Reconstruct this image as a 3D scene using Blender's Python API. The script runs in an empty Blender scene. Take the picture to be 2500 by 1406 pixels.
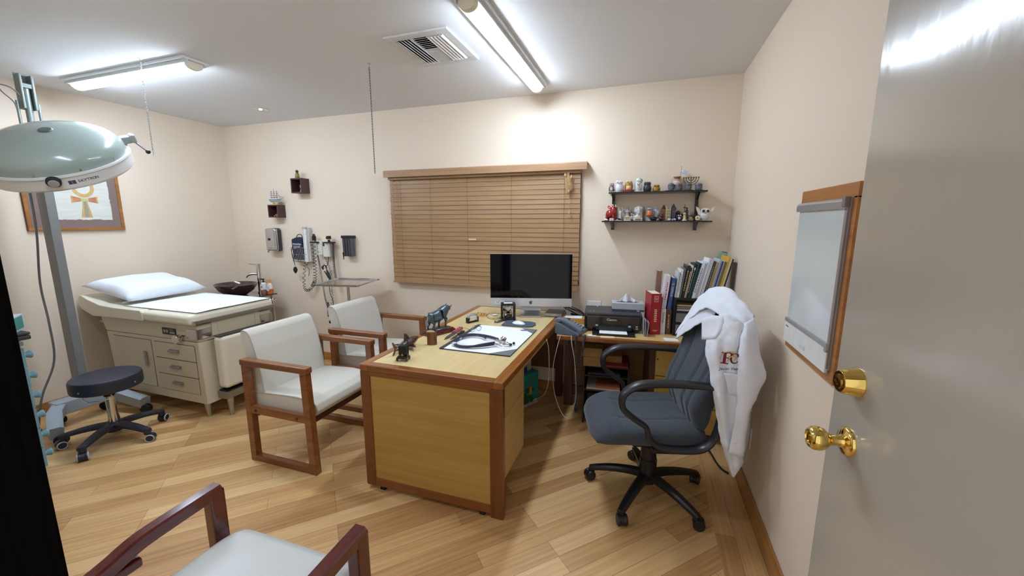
import bpy, bmesh, math, random
from mathutils import Vector, Matrix, Euler
PI = math.pi; R = math.radians
SC = bpy.context.scene; COL = SC.collection

# ---------------------------------------------------------------- camera, world, exposure
cd = bpy.data.cameras.new('camera'); cam = bpy.data.objects.new('camera', cd); COL.objects.link(cam)
cd.sensor_width = 36.0; cd.lens = 965.0/2500.0*36.0; cd.clip_start = 0.02
cam.location = (0, 0, 1.55); cam.rotation_euler = (R(90-9.48), 0, R(18.55))
SC.camera = cam
W = bpy.data.worlds.new('world'); SC.world = W; W.use_nodes = True
W.node_tree.nodes['Background'].inputs[0].default_value = (1.0, 0.97, 0.93, 1)
W.node_tree.nodes['Background'].inputs[1].default_value = 0.6      # pale hallway light through the open door
SC.view_settings.view_transform = 'Standard'; SC.view_settings.look = 'None'
SC.view_settings.gamma = 1.0; SC.view_settings.use_curve_mapping = False
SC.view_settings.exposure = 0.90
TUBE = 38.0            # brightness of the fluorescent diffusers
# room (metres): camera stands in the open doorway at the origin
XL, XR, YF, YB, ZC = -4.60, 0.613, 0.15, 3.433, 2.608

# ---------------------------------------------------------------- materials
def lin(c):
    return tuple((x/255/12.92 if x/255 <= .04045 else ((x/255+.055)/1.055)**2.4) for x in c)
MC = {}
def P(name, rgb, rough=.5, metal=0., var=.06, scale=14., bump=0., bscale=60., coat=0., emit=0., alpha=None, trans=0., spec=.5, stretch=None, col2=None):
    """principled material whose colour wanders procedurally by var (or to col2)"""
    if name in MC: return MC[name]
    m = bpy.data.materials.new(name); m.use_nodes = True; nt = m.node_tree; N = nt.nodes; L = nt.links
    b = N['Principled BSDF']; c = lin(rgb)
    b.inputs['Roughness'].default_value = rough; b.inputs['Metallic'].default_value = metal
    b.inputs['Specular IOR Level'].default_value = spec
    b.inputs['Coat Weight'].default_value = coat; b.inputs['Coat Roughness'].default_value = .08
    if alpha is not None: b.inputs['Alpha'].default_value = alpha
    b.inputs['Transmission Weight'].default_value = trans
    tc = N.new('ShaderNodeTexCoord'); mp = N.new('ShaderNodeMapping'); L.new(tc.outputs['Object'], mp.inputs['Vector'])
    if stretch: mp.inputs['Scale'].default_value = stretch
    nz = N.new('ShaderNodeTexNoise'); nz.inputs['Scale'].default_value = scale; nz.inputs['Detail'].default_value = 4
    L.new(mp.outputs[0], nz.inputs['Vector'])
    rp = N.new('ShaderNodeValToRGB'); L.new(nz.outputs['Fac'], rp.inputs['Fac'])
    rp.color_ramp.elements[0].position = .3; rp.color_ramp.elements[1].position = .7
    c2 = lin(col2) if col2 else tuple(min(1, x*(1+var)) for x in c)
    c1 = c if col2 else tuple(x*(1-var) for x in c)
    rp.color_ramp.elements[0].color = (*c1, 1); rp.color_ramp.elements[1].color = (*c2, 1)
    L.new(rp.outputs['Color'], b.inputs['Base Color'])
    if emit:
        b.inputs['Emission Color'].default_value = (*c, 1); b.inputs['Emission Strength'].default_value = emit
    if bump:
        n2 = N.new('ShaderNodeTexNoise'); n2.inputs['Scale'].default_value = bscale; n2.inputs['Detail'].default_value = 3
        L.new(mp.outputs[0], n2.inputs['Vector'])
        bp = N.new('ShaderNodeBump'); bp.inputs['Strength'].default_value = bump; bp.inputs['Distance'].default_value = .004
        L.new(n2.outputs['Fac'], bp.inputs['Height']); L.new(bp.outputs[0], b.inputs['Normal'])
    MC[name] = m; return m

def wood(name, c1, c2, axis='y', rough=.35, coat=.2, s=1., dark=None):
    """long-grained wood; axis = direction of the grain in object space"""
    if name in MC: return MC[name]
    m = bpy.data.materials.new(name); m.use_nodes = True; nt = m.node_tree; N = nt.nodes; L = nt.links
    b = N['Principled BSDF']; b.inputs['Roughness'].default_value = rough
    b.inputs['Coat Weight'].default_value = coat; b.inputs['Coat Roughness'].default_value = .12
    tc = N.new('ShaderNodeTexCoord'); mp = N.new('ShaderNodeMapping'); L.new(tc.outputs['Object'], mp.inputs['Vector'])
    sc = {'x': (1.2, 28, 28), 'y': (28, 1.2, 28), 'z': (28, 28, 1.2)}[axis]
    mp.inputs['Scale'].default_value = tuple(v*s for v in sc)
    n1 = N.new('ShaderNodeTexNoise'); n1.inputs['Scale'].default_value = 1.0; n1.inputs['Detail'].default_value = 5; n1.inputs['Distortion'].default_value = .6
    n2 = N.new('ShaderNodeTexNoise'); n2.inputs['Scale'].default_value = 5.0; n2.inputs['Detail'].default_value = 3
    L.new(mp.outputs[0], n1.inputs['Vector']); L.new(mp.outputs[0], n2.inputs['Vector'])
    mx = N.new('ShaderNodeMix'); mx.inputs[0].default_value = .35; L.new(n1.outputs['Fac'], mx.inputs[2]); L.new(n2.outputs['Fac'], mx.inputs[3])
    rp = N.new('ShaderNodeValToRGB'); L.new(mx.outputs[0], rp.inputs['Fac'])
    e = rp.color_ramp.elements; e[0].position = .32; e[1].position = .68
    e[0].color = (*lin(c1), 1); e[1].color = (*lin(c2), 1)
    if dark:
        k = rp.color_ramp.elements.new(.24); k.color = (*lin(dark), 1)
    L.new(rp.outputs['Color'], b.inputs['Base Color'])
    bp = N.new('ShaderNodeBump'); bp.inputs['Strength'].default_value = .06; bp.inputs['Distance'].default_value = .002
    L.new(n2.outputs['Fac'], bp.inputs['Height']); L.new(bp.outputs[0], b.inputs['Normal'])
    MC[name] = m; return m

def planks(name, ang, width, length):
    """bamboo strip floor: brick-bond planks turned by ang with lengthwise grain"""
    m = bpy.data.materials.new(name); m.use_nodes = True; nt = m.node_tree; N = nt.nodes; L = nt.links
    b = N['Principled BSDF']; b.inputs['Roughness'].default_value = .33; b.inputs['Coat Weight'].default_value = .12; b.inputs['Coat Roughness'].default_value = .2
    tc = N.new('ShaderNodeTexCoord'); mp = N.new('ShaderNodeMapping'); L.new(tc.outputs['Object'], mp.inputs['Vector'])
    mp.inputs['Rotation'].default_value = (0, 0, -ang)
    br = N.new('ShaderNodeTexBrick'); br.offset = .37; br.offset_frequency = 3; br.squash = 1; L.new(mp.outputs[0], br.inputs['Vector'])
    br.inputs['Scale'].default_value = 1; br.inputs['Brick Width'].default_value = length; br.inputs['Row Height'].default_value = width
    br.inputs['Mortar Size'].default_value = .0008; br.inputs['Mortar Smooth'].default_value = .1; br.inputs['Bias'].default_value = 0
    br.inputs['Color1'].default_value = (0, 0, 0, 1); br.inputs['Color2'].default_value = (1, 1, 1, 1); br.inputs['Mortar'].default_value = (.5, .5, .5, 1)
    m2 = N.new('ShaderNodeMapping'); m2.inputs['Scale'].default_value = (2.2, 60, 1); L.new(mp.outputs[0], m2.inputs['Vector'])
    n1 = N.new('ShaderNodeTexNoise'); n1.inputs['Scale'].default_value = 1; n1.inputs['Detail'].default_value = 6; L.new(m2.outputs[0], n1.inputs['Vector'])
    mx = N.new('ShaderNodeMix'); mx.inputs[0].default_value = .56; L.new(br.outputs['Color'], mx.inputs[2]); L.new(n1.outputs['Fac'], mx.inputs[3])
    rp = N.new('ShaderNodeValToRGB'); L.new(mx.outputs[0], rp.inputs['Fac']); e = rp.color_ramp.elements
    e[0].position = .18; e[0].color = (*lin((164, 116, 68)), 1); e[1].position = .82; e[1].color = (*lin((232, 196, 142)), 1)
    k = e.new(.5); k.color = (*lin((206, 162, 108)), 1)
    m3 = N.new('ShaderNodeMix'); m3.data_type = 'RGBA'; L.new(br.outputs['Fac'], m3.inputs[0]); L.new(rp.outputs['Color'], m3.inputs[6])
    m3.inputs[7].default_value = (*lin((112, 76, 44)), 1); L.new(m3.outputs[2], b.inputs['Base Color'])
    bp = N.new('ShaderNodeBump'); bp.inputs['Strength'].default_value = .25; bp.inputs['Distance'].default_value = .001; bp.invert = True
    L.new(br.outputs['Fac'], bp.inputs['Height']); L.new(bp.outputs[0], b.inputs['Normal'])
    MC[name] = m; return m

def fabric(name, c1, c2, scale=330.):
    if name in MC: return MC[name]
    m = bpy.data.materials.new(name); m.use_nodes = True; nt = m.node_tree; N = nt.nodes; L = nt.links
    b = N['Principled BSDF']; b.inputs['Roughness'].default_value = .95; b.inputs['Specular IOR Level'].default_value = .15
    b.inputs['Sheen Weight'].default_value = .25
    tc = N.new('ShaderNodeTexCoord'); mp = N.new('ShaderNodeMapping'); L.new(tc.outputs['Object'], mp.inputs['Vector']); mp.inputs['Rotation'].default_value = (.3, .5, .7)
    w = N.new('ShaderNodeTexWave'); w.inputs['Scale'].default_value = scale*.4; w.inputs['Distortion'].default_value = 3; w.inputs['Detail'].default_value = 2
    n = N.new('ShaderNodeTexNoise'); n.inputs['Scale'].default_value = scale; n.inputs['Detail'].default_value = 2
    L.new(mp.outputs[0], w.inputs['Vector']); L.new(mp.outputs[0], n.inputs['Vector'])
    mx = N.new('ShaderNodeMix'); mx.inputs[0].default_value = .6; L.new(w.outputs['Fac'], mx.inputs[2]); L.new(n.outputs['Fac'], mx.inputs[3])
    rp = N.new('ShaderNodeValToRGB'); L.new(mx.outputs[0], rp.inputs['Fac']); e = rp.color_ramp.elements
    e[0].position = .35; e[0].color = (*lin(c1), 1); e[1].position = .65; e[1].color = (*lin(c2), 1)
    L.new(rp.outputs['Color'], b.inputs['Base Color'])
    bp = N.new('ShaderNodeBump'); bp.inputs['Strength'].default_value = .35; bp.inputs['Distance'].default_value = .002
    L.new(mx.outputs[0], bp.inputs['Height']); L.new(bp.outputs[0], b.inputs['Normal'])
    MC[name] = m; return m

CREAM = P('wall cream paint', (230, 214, 195), .6, var=.012, scale=1.5, bump=.03, bscale=140)
CEIL = P('ceiling white paint', (226, 227, 229), .8, var=.01, scale=1.2)
BASEW = wood('baseboard wood', (150, 98, 48), (190, 134, 74), 'y', .35)
OAK = wood('oak laminate top', (208, 182, 128), (226, 203, 152), 'y', .32, .15, dark=(176, 146, 94))
OAKX = wood('oak laminate panel', (168, 132, 60), (188, 154, 82), 'x', .4, .1, s=.55, dark=(128, 94, 38))
OAKV = wood('oak laminate drawer', (180, 142, 80), (202, 166, 102), 'y', .4, .1, s=.6, dark=(160, 122, 62))
TRIM = wood('orange brown hardwood', (128, 72, 20), (166, 102, 34), 'y', .28, .4)
TRIMX = wood('orange brown hardwood across', (114, 62, 20), (146, 86, 30), 'x', .28, .4)
TRIMZ = wood('orange brown hardwood upright', (100, 54, 22), (124, 70, 28), 'z', .3, .35)
DARKW = wood('dark stained wood', (62, 32, 18), (84, 46, 26), 'z', .4, .2)
CHAIRW = wood('walnut brown chair wood', (106, 57, 26), (150, 90, 44), 'x', .3, .35, s=1.4)
MAHOG = wood('mahogany red wood', (66, 14, 16), (104, 26, 24), 'y', .18, .7)
VINYL = P('ivory vinyl', (214, 211, 200), .38, var=.02, scale=5, bump=.04, bscale=220, coat=.1)
PIPE = P('ivory vinyl seam', (176, 172, 160), .5)
CHROME = P('chrome', (214, 214, 214), .12, 1., var=.02)
STEEL = P('brushed steel', (176, 176, 174), .3, 1., var=.05, scale=30)
STEELM = P('stainless steel sheet', (200, 201, 203), .22, 1., var=.03, scale=8)
BLACK = P('black plastic', (22, 23, 26), .38, var=.1)
BLKM = P('matte black', (18, 18, 20), .6, var=.1)
RUBBER = P('black rubber', (26, 26, 28), .75, var=.1)
WHITE = P('white plastic', (232, 233, 234), .35, var=.01)
PAPER = P('white paper', (236, 238, 240), .8, var=.015)
BEIGE = P('beige enamel', (206, 195, 170), .35, var=.015, scale=3, coat=.2)
GREYM = P('grey metal', (128, 130, 132), .35, .6, var=.05)
BRASS = P('polished brass', (226, 198, 116), .1, 1., var=.02)
COLD = P('white cotton cloth', (230, 235, 242), .9, var=.02, bump=.1, bscale=90)

# ---------------------------------------------------------------- mesh builder
def cat(pts, n=6, closed=False):
    """Catmull-Rom through pts"""
    pts = [Vector(p) for p in pts]
    if n <= 1 or len(pts) < 3: return pts
    out = []; m = len(pts); last = m if closed else m-1
    for i in range(last):
        if closed: a, b, c, d = pts[(i-1) % m], pts[i], pts[(i+1) % m], pts[(i+2) % m]
        else:
            b, c = pts[i], pts[i+1]; a = pts[i-1] if i else b*2-c; d = pts[i+2] if i+2 < m else c*2-b
        for k in range(n):
            t = k/n
            out.append(.5*((2*b)+(c-a)*t+(2*a-5*b+4*c-d)*t*t+(3*b-a-3*c+d)*t**3))
    if not closed: out.append(pts[-1])
    return out

class B:
    def __init__(s): s.bm = bmesh.new()
    def _add(s, fn, m):
        n = len(s.bm.faces); r = fn(); s.bm.faces.ensure_lookup_table()
        for f in s.bm.faces[n:]: f.material_index = m
        return r
    def bx(s, x0, x1, y0, y1, z0, z1, bev=0., m=0, seg=2, mat=None):
        t = bmesh.new(); bmesh.ops.create_cube(t, size=1)
        for v in t.verts: v.co = Vector(((v.co.x+.5)*(x1-x0)+x0, (v.co.y+.5)*(y1-y0)+y0, (v.co.z+.5)*(z1-z0)+z0))
        if bev: bmesh.ops.bevel(t, geom=list(t.edges), offset=bev, segments=seg, profile=.5, affect='EDGES', clamp_overlap=True)
        return s._merge(t, m, mat)
    def _merge(s, t, m, mat=None):
        if mat is not None: t.transform(mat)
        vs = {v: s.bm.verts.new(v.co) for v in t.verts}
        for f in t.faces:
            try:
                g = s.bm.faces.new([vs[v] for v in f.verts]); g.material_index = m
            except ValueError: pass
        t.free(); return s
    def box(s, c, d, bev=0., m=0, rot=None, seg=2):
        M = Matrix.Translation(c) @ (Euler(rot).to_matrix().to_4x4() if rot is not None else Matrix())
        return s.bx(-d[0]/2, d[0]/2, -d[1]/2, d[1]/2, -d[2]/2, d[2]/2, bev, m, seg, M)
    def lathe(s, prof, c=(0, 0, 0), n=24, m=0, axis=(0, 0, 1), sx=1., sy=1., spin=0.):
        q = Vector((0, 0, 1)).rotation_difference(Vector(axis).normalized()).to_matrix().to_4x4()
        M = Matrix.Translation(c) @ q @ Matrix.Rotation(spin, 4, 'Z'); rings = []; bm = s.bm
        for r, z in prof:
            if r < 1e-6: rings.append([bm.verts.new(M @ Vector((0, 0, z)))])
            else: rings.append([bm.verts.new(M @ Vector((r*sx*math.cos(2*PI*k/n), r*sy*math.sin(2*PI*k/n), z))) for k in range(n)])
        for a, b in zip(rings, rings[1:]):
            if len(a) == 1 and len(b) == 1: continue
            for k in range(n):
                k2 = (k+1) % n
                if len(a) == 1: f = [a[0], b[k2], b[k]]
                elif len(b) == 1: f = [a[k], a[k2], b[0]]
                else: f = [a[k], a[k2], b[k2], b[k]]
                bm.faces.new(f).material_index = m
        for ring, rev in ((rings[0], True), (rings[-1], False)):
            if len(ring) > 1: bm.faces.new(ring[::-1] if rev else ring).material_index = m
        return s
    def cyl(s, p0, p1, r0, r1=None, n=16, m=0):
        p0 = Vector(p0); p1 = Vector(p1); r1 = r0 if r1 is None else r1
        return s.lathe([(r0, 0), (r1, (p1-p0).length)], p0, n, m, p1-p0)
    def ell(s, c, r, m=0, n=16, rot=None):
        t = bmesh.new(); bmesh.ops.create_uvsphere(t, u_segments=n, v_segments=max(6, n*2//3), radius=1)
        r = (r, r, r) if not hasattr(r, '__len__') else r
        M = Matrix.Translation(c) @ (Euler(rot).to_matrix().to_4x4() if rot is not None else Matrix()) @ Matrix.Diagonal((*r, 1))
        return s._merge(t, m, M)
    def tube(s, pts, r, n=8, m=0, sub=6, closed=False, flat=(1, 1), up=None, cap=True):
        k = len(pts); P_ = cat(pts, sub, closed); bm = s.bm
        if hasattr(r, '__len__'):
            rr = [v.x for v in cat([(x, 0, 0) for x in r], sub, closed)]
        else: rr = [r]*len(P_)
        rings = []; T0 = None; nrm = None; cnt = len(P_)
        for i, p in enumerate(P_):
            if closed: T = (P_[(i+1) % cnt]-P_[i-1])
            else: T = P_[min(i+1, cnt-1)]-P_[max(i-1, 0)]
            if T.length < 1e-9: T = T0 or Vector((0, 0, 1))
            T.normalize()
            if up is not None:
                nrm = (Vector(up)-T*T.dot(Vector(up))); nrm.normalize()
            elif nrm is None:
                a = Vector((0, 0, 1)) if abs(T.z) < .9 else Vector((1, 0, 0)); nrm = (a-T*T.dot(a)).normalized()
            else:
                nrm = nrm-T*T.dot(nrm); nrm.normalize()
            bn = T.cross(nrm); T0 = T
            rings.append([bm.verts.new(p+nrm*(math.cos(2*PI*j/n)*rr[i]*flat[0])+bn*(math.sin(2*PI*j/n)*rr[i]*flat[1])) for j in range(n)])
        pairs = list(zip(rings, rings[1:]))+([(rings[-1], rings[0])] if closed else [])
        for a, b in pairs:
            for j in range(n):
                j2 = (j+1) % n; bm.faces.new([a[j], a[j2], b[j2], b[j]]).material_index = m
        if not closed and cap:
            bm.faces.new(rings[0][::-1]).material_index = m; bm.faces.new(rings[-1]).material_index = m
        return s
    def sweep(s, pts, sect, m=0, sub=6, up=(0, 0, 1), bev=0.):
        """sweep a closed 2D section (along up', side) down a path"""
        P_ = cat(pts, sub); bm = s.bm; rings = []; cnt = len(P_)
        for i, p in enumerate(P_):
            T = (P_[min(i+1, cnt-1)]-P_[max(i-1, 0)]).normalized(); u = Vector(up); u = (u-T*T.dot(u)).normalized(); sd = T.cross(u)
            rings.append([bm.verts.new(p+u*a+sd*b) for a, b in sect])
        k = len(sect)
        for a, b in zip(rings, rings[1:]):
            for j in range(k):
                j2 = (j+1) % k; bm.faces.new([a[j], a[j2], b[j2], b[j]]).material_index = m
        bm.faces.new(rings[0][::-1]).material_index = m; bm.faces.new(rings[-1]).material_index = m
        return s
    def prism(s, poly, h0, h1, plane='xy', m=0, bev=0., mat=None):
        """extrude polygon: plane xy -> along z, xz -> along y, yz -> along x"""
        t = bmesh.new(); f = {'xy': lambda a, b, h: (a, b, h), 'xz': lambda a, b, h: (a, h, b), 'yz': lambda a, b, h: (h, a, b)}[plane]
        lo = [t.verts.new(f(a, b, h0)) for a, b in poly]; hi = [t.verts.new(f(a, b, h1)) for a, b in poly]; k = len(poly)
        t.faces.new(lo[::-1]); t.faces.new(hi)
        for i in range(k): t.faces.new([lo[i], lo[(i+1) % k], hi[(i+1) % k], hi[i]])
        bmesh.ops.recalc_face_normals(t, faces=t.faces)
        if bev: bmesh.ops.bevel(t, geom=list(t.edges), offset=bev, segments=2, profile=.5, affect='EDGES', clamp_overlap=True)
        return s._merge(t, m, mat)
    def grid(s, rows, m=0, sub=4, wob=0., seed=0):
        """smooth patch through a control grid"""
        rows = [cat(r, sub) for r in rows]; cols = [cat([r[i] for r in rows], sub) for i in range(len(rows[0]))]
        rnd = random.Random(seed); V = []
        for c in cols:
            V.append([s.bm.verts.new(p+(Vector((rnd.uniform(-1, 1), rnd.uniform(-1, 1), rnd.uniform(-1, 1)))*wob if wob else Vector())) for p in c])
        for a, b in zip(V, V[1:]):
            for i in range(len(a)-1): s.bm.faces.new([a[i], a[i+1], b[i+1], b[i]]).material_index = m
        return s
    def coil(s, path, Rr, turns, r, m=0, n=6, per=10):
        P_ = cat(path, 12); tot = turns*per; pts = []; a = Vector((0, 0, 1))
        for i in range(tot+1):
            t = i/tot*(len(P_)-1); k = min(int(t), len(P_)-2); p = P_[k].lerp(P_[k+1], t-k); T = (P_[k+1]-P_[k]).normalized()
            u = Vector((1, 0, 0)) if abs(T.x) < .8 else Vector((0, 0, 1)); u = (u-T*T.dot(u)).normalized(); v = T.cross(u); th = 2*PI*turns*i/tot
            pts.append(p+(u*math.cos(th)+v*math.sin(th))*Rr)
        return s.tube(pts, r, n, m, sub=1)
    def make(s, name, mats, parent=None, loc=(0, 0, 0), rot=(0, 0, 0), sharp=38, label=None, mods=None, flat=False, wn=True, fold=None):
        bmesh.ops.recalc_face_normals(s.bm, faces=s.bm.faces)
        me = bpy.data.meshes.new(name); s.bm.to_mesh(me); s.bm.free()
        for m in (mats if isinstance(mats, (list, tuple)) else [mats]): me.materials.append(m)
        if not flat:
            me.shade_smooth(); me.set_sharp_from_angle(angle=R(sharp))
        o = bpy.data.objects.new(name, me); COL.objects.link(o); o.location = loc; o.rotation_euler = rot
        if parent is not None: o.parent = parent
        if label: o['label'] = label
        if fold:          # soft cloth wrinkles
            tx = bpy.data.textures.new('cloth_folds', 'CLOUDS'); tx.noise_scale = fold[1]; tx.noise_depth = 1
            dm = o.modifiers.new('folds', 'DISPLACE'); dm.texture = tx; dm.strength = fold[0]; dm.texture_coords = 'LOCAL'
        if not flat and wn:
            wn = o.modifiers.new('weighted_normal', 'WEIGHTED_NORMAL'); wn.keep_sharp = True; wn.weight = 80
        for k, v in (mods or {}).items():
            md = o.modifiers.new(k.lower(), k)
            for a, b in v.items(): setattr(md, a, b)
        return o

def thing(name, label, cat_, loc=(0, 0, 0), rz=0., group=None):
    o = bpy.data.objects.new(name, None); COL.objects.link(o); o.empty_display_size = .05
    o.location = loc; o.rotation_euler = (0, 0, rz); o['label'] = label; o['category'] = cat_
    if group: o['group'] = group
    return o
def tag(o, label, cat_, group=None):
    o['label'] = label; o['category'] = cat_
    if group: o['group'] = group
    return o
def struct(o): o['kind'] = 'structure'; return o
def dup(root, loc, rz=None, label=None, group=None):
    r = root.copy(); COL.objects.link(r); r.location = loc
    if rz is not None: r.rotation_euler = (0, 0, rz)
    if label: r['label'] = label
    if group: r['group'] = group
    for ch in list(root.children):
        c = ch.copy(); COL.objects.link(c); c.parent = r
        for g in list(ch.children):
            d = g.copy(); COL.objects.link(d); d.parent = c
    return r
def text(name, body, size, loc, rot, mat, parent, align='CENTER', depth=.0006, shear=0., sx=1.):
    cu = bpy.data.curves.new(name, 'FONT'); cu.body = body; cu.size = size; cu.align_x = align; cu.align_y = 'CENTER'; cu.extrude = depth; cu.shear = shear; cu.resolution_u = 2
    o = bpy.data.objects.new('t', cu); COL.objects.link(o); bpy.context.view_layer.update()
    me = bpy.data.meshes.new_from_object(o.evaluated_get(bpy.context.evaluated_depsgraph_get())); bpy.data.objects.remove(o); bpy.data.curves.remove(cu)
    me.name = name; me.materials.clear(); me.materials.append(mat)
    q = bpy.data.objects.new(name, me); COL.objects.link(q); q.location = loc; q.rotation_euler = rot; q.scale = (sx, 1, 1)
    if parent is not None: q.parent = parent
    return q
FACE_MY = (PI/2, 0, 0)          # lettering that faces -y
# ---------------------------------------------------------------- room shell
FL = planks('bamboo planks', R(45), .097, .92); FLB = planks('bamboo border planks', R(90), .1, 1.0)
def quad(bm, a, b, c, d, m=0):
    f = bm.faces.new([bm.verts.new(p) for p in (a, b, c, d)]); f.material_index = m
b = B()
xb, yb = .41, YB-.2
b.bx(XL, xb, -1.2, yb, -.1, 0); b.bx(xb, XR+.1, -1.2, YB, -.1, 0, m=1); b.bx(XL, xb, yb, YB, -.1, 0, m=2)
FLC = planks('bamboo back border planks', 0, .1, 1.0)
struct(b.make('floor', [FL, FLB, FLC], flat=True))
struct(B().bx(XL-.1, XR+.1, -.1, YB+.1, ZC, ZC+.1).make('ceiling', CEIL, flat=True))
struct(B().bx(XL-.1, XL, 0, YB+.1, 0, ZC).make('wall_left', CREAM, flat=True))
struct(B().bx(XR, XR+.1, 0, YB+.1, 0, ZC).make('wall_right', CREAM, flat=True))
wx0, wx1, wz0, wz1 = -2.385, -.535, 1.0, 1.96
struct(B().bx(XL, wx0, YB, YB+.1, 0, ZC).bx(wx1, XR, YB, YB+.1, 0, ZC).bx(wx0, wx1, YB, YB+.1, 0, wz0).bx(wx0, wx1, YB, YB+.1, wz1, ZC).make('wall_back', CREAM, flat=True))
struct(B().bx(XL, -.60, YF-.1, YF, 0, ZC).bx(.575, XR, YF-.1, YF, 0, ZC).bx(-.60, .575, YF-.1, YF, 2.12, ZC).make('wall_front', CREAM, flat=True))
JAMB = P('shade blackened door jamb', (12, 11, 11), .95, spec=.03, stretch=(20, 20, 1), var=.3)  # unlit shade of the jamb is painted into this near-black colour
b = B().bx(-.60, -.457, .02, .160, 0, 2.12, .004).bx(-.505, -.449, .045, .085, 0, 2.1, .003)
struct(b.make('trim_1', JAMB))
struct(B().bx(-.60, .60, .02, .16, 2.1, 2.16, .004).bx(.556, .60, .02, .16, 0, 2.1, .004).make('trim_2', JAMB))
# window behind the blind
w = struct(B().bx(wx0, wx1, YB+.02, YB+.08, wz0, wz0+.04).bx(wx0, wx1, YB+.02, YB+.08, wz1-.04, wz1).bx(wx0, wx0+.04, YB+.02, YB+.08, wz0, wz1).bx(wx1-.04, wx1, YB+.02, YB+.08, wz0, wz1).bx(-1.48, -1.44, YB+.03, YB+.07, wz0, wz1).make('window_1', P('white window frame', (232, 228, 224), .4), flat=True))
B().bx(wx0+.04, wx1-.04, YB+.045, YB+.05, wz0+.04, wz1-.04).make('pane', P('night glass', (20, 24, 30), .05, spec=.6), w)
# baseboards
for nm, a in (('baseboard_right', (XR-.014, XR, .95, YB, 0, .115)), ('baseboard_back', (XL, XR-.014, YB-.014, YB, 0, .09)), ('baseboard_left', (XL, XL+.014, .2, YB-.014, 0, .09))):
    struct(B().bx(*a, bev=.004).make(nm, BASEW if nm != 'baseboard_back' else wood('baseboard wood across', (150, 98, 48), (190, 134, 74), 'x', .35)))

# ---------------------------------------------------------------- open door
DOORP = P('glossy off-white door paint', (176, 169, 158), .16, var=.01, scale=2, bump=.10, bscale=60, coat=.3, stretch=(1, .6, .16))
d = struct(B().bx(0, .042, -.875, 0, .008, 2.095, .002).make('door_1', DOORP, loc=(.47, 1.15, 0), rot=(0, 0, .08)))
def lock_col(b, c): return b
kb = B().lathe([(0, 0), (.034, 0), (.034, .004), (.032, .008), (.027, .034), (.024, .037), (0, .037)], (-.0, -.088, 1.188), 32, 0, (-1, 0, 0)).make('deadbolt', BRASS, d)
B().lathe([(0, .0372), (.017, .0372), (.016, .041), (.009, .0415), (.0085, .039), (0, .039)], (0, -.088, 1.188), 24, 0, (-1, 0, 0)).make('key_cylinder', P('dark brass', (150, 112, 52), .2, 1.), kb)
kn = B().lathe([(0, 0), (.0335, 0), (.0335, .004), (.030, .009), (.016, .014), (.0125, .02), (.0125, .036), (.0155, .041), (.025, .05), (.0285, .062), (.0275, .072), (.022, .080), (.016, .082), (.0145, .079), (0, .079)], (0, -.085, 1.040), 36, 0, (-1, 0, 0)).make('door_knob', BRASS, d)
B().cyl((-.0125, -.085, 1.040), (-.018, -.085, 1.040), .0132, n=24).make('knob_collar', P('dark brass', (150, 112, 52), .2, 1.), kn)
B().bx(-.084, -.078, -.089, -.081, 1.033, 1.047, .001).make('turn_button', P('dark brass', (150, 112, 52), .2, 1.), kn)
B().bx(.01, .032, -.003, .0022, 1.01, 1.07, .0005).bx(.01, .032, -.003, .0022, 1.16, 1.215, .0005).make('latch_plate', BRASS, d)

# ---------------------------------------------------------------- ceiling fixtures
LENS = P('lit fluorescent diffuser', (222, 238, 255), .4, emit=TUBE, var=0)
HOUS = P('white fixture housing', (216, 220, 224), .4, var=.01)
CAPM = P('yellowed fixture end cap', (232, 226, 206), .4)
LENS_FILL = P('added fill diffuser', (222, 238, 255), .4, emit=TUBE*.5, var=0)
def fixture(label, c, length, wid, rz, lens=LENS):
    t = thing('fluorescent_light', label, 'ceiling light', (c[0], c[1], ZC), rz, 'fluorescent ceiling lights')
    h = length/2
    B().bx(-h, h, -wid/2, wid/2, -.018, 0, .004).bx(-h, h, -wid*.36, -wid*.31, -.034, -.016, .003).bx(-h, h, wid*.31, wid*.36, -.034, -.016, .003).make('housing', HOUS, t)
    a = wid*.30
    prof = [(a*math.cos(PI*k/14), -.018-.046*math.sin(PI*k/14)**.8) for k in range(15)]
    B().prism(prof, -h+.05, h-.05, 'yz').make('diffuser', lens, t)
    for s in (-1, 1):
        q = [(x*1.03, -.018-( -.018-z)*1.04) for x, z in prof]
        B().prism(q, s*(h-.05), s*(h-.012), 'yz', bev=.004).make('end_cap', CAPM, t)
    return t
fixture('white fluorescent batten light on the ceiling above the surgical lamp', (-3.54, 2.01), 1.34, .17, 0)
fixture('bright fluorescent batten light on the ceiling above the desk', (-.86, 2.545), 1.34, .16, PI/2)
fixture('unseen fluorescent batten light added on the ceiling near the door to brighten the foreground', (-2.05, .88), 1.34, .16, 0, LENS_FILL)  # extra fixture out of view, added to lift the foreground light
t = thing('air_vent', 'white square louvred air vent in the ceiling', 'vent', (-1.30, 2.356, ZC))
VW = P('white vent enamel', (214, 214, 214), .45); VD = P('dark duct', (30, 30, 32), .8)
B().bx(-.155, .155, -.175, .175, -.004, -.001).make('duct_backing', VD, t)
fr = B()
for a in ((-.206, .206, -.226, -.17), (-.206, .206, .17, .226), (-.206, -.155, -.17, .17), (.155, .206, -.17, .17)): fr.bx(*a, -.012, 0, .003)
fr.bx(-.056, -.046, -.17, .17, -.014, -.002).bx(.046, .056, -.17, .17, -.014, -.002)
fr.make('frame', VW, t)
s1 = B()
for k in range(5): s1.box((-.145+.021*k, 0, -.012), (.024, .338, .0016), rot=(0, R(28), 0))
s1.make('louvre_bank', VW, t)
s2 = B()
for k in range(5): s2.box((.065+.021*k, 0, -.012), (.024, .338, .0016), rot=(0, R(-28), 0))
s2.make('louvre_bank', VW, t)
s3 = B()
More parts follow.
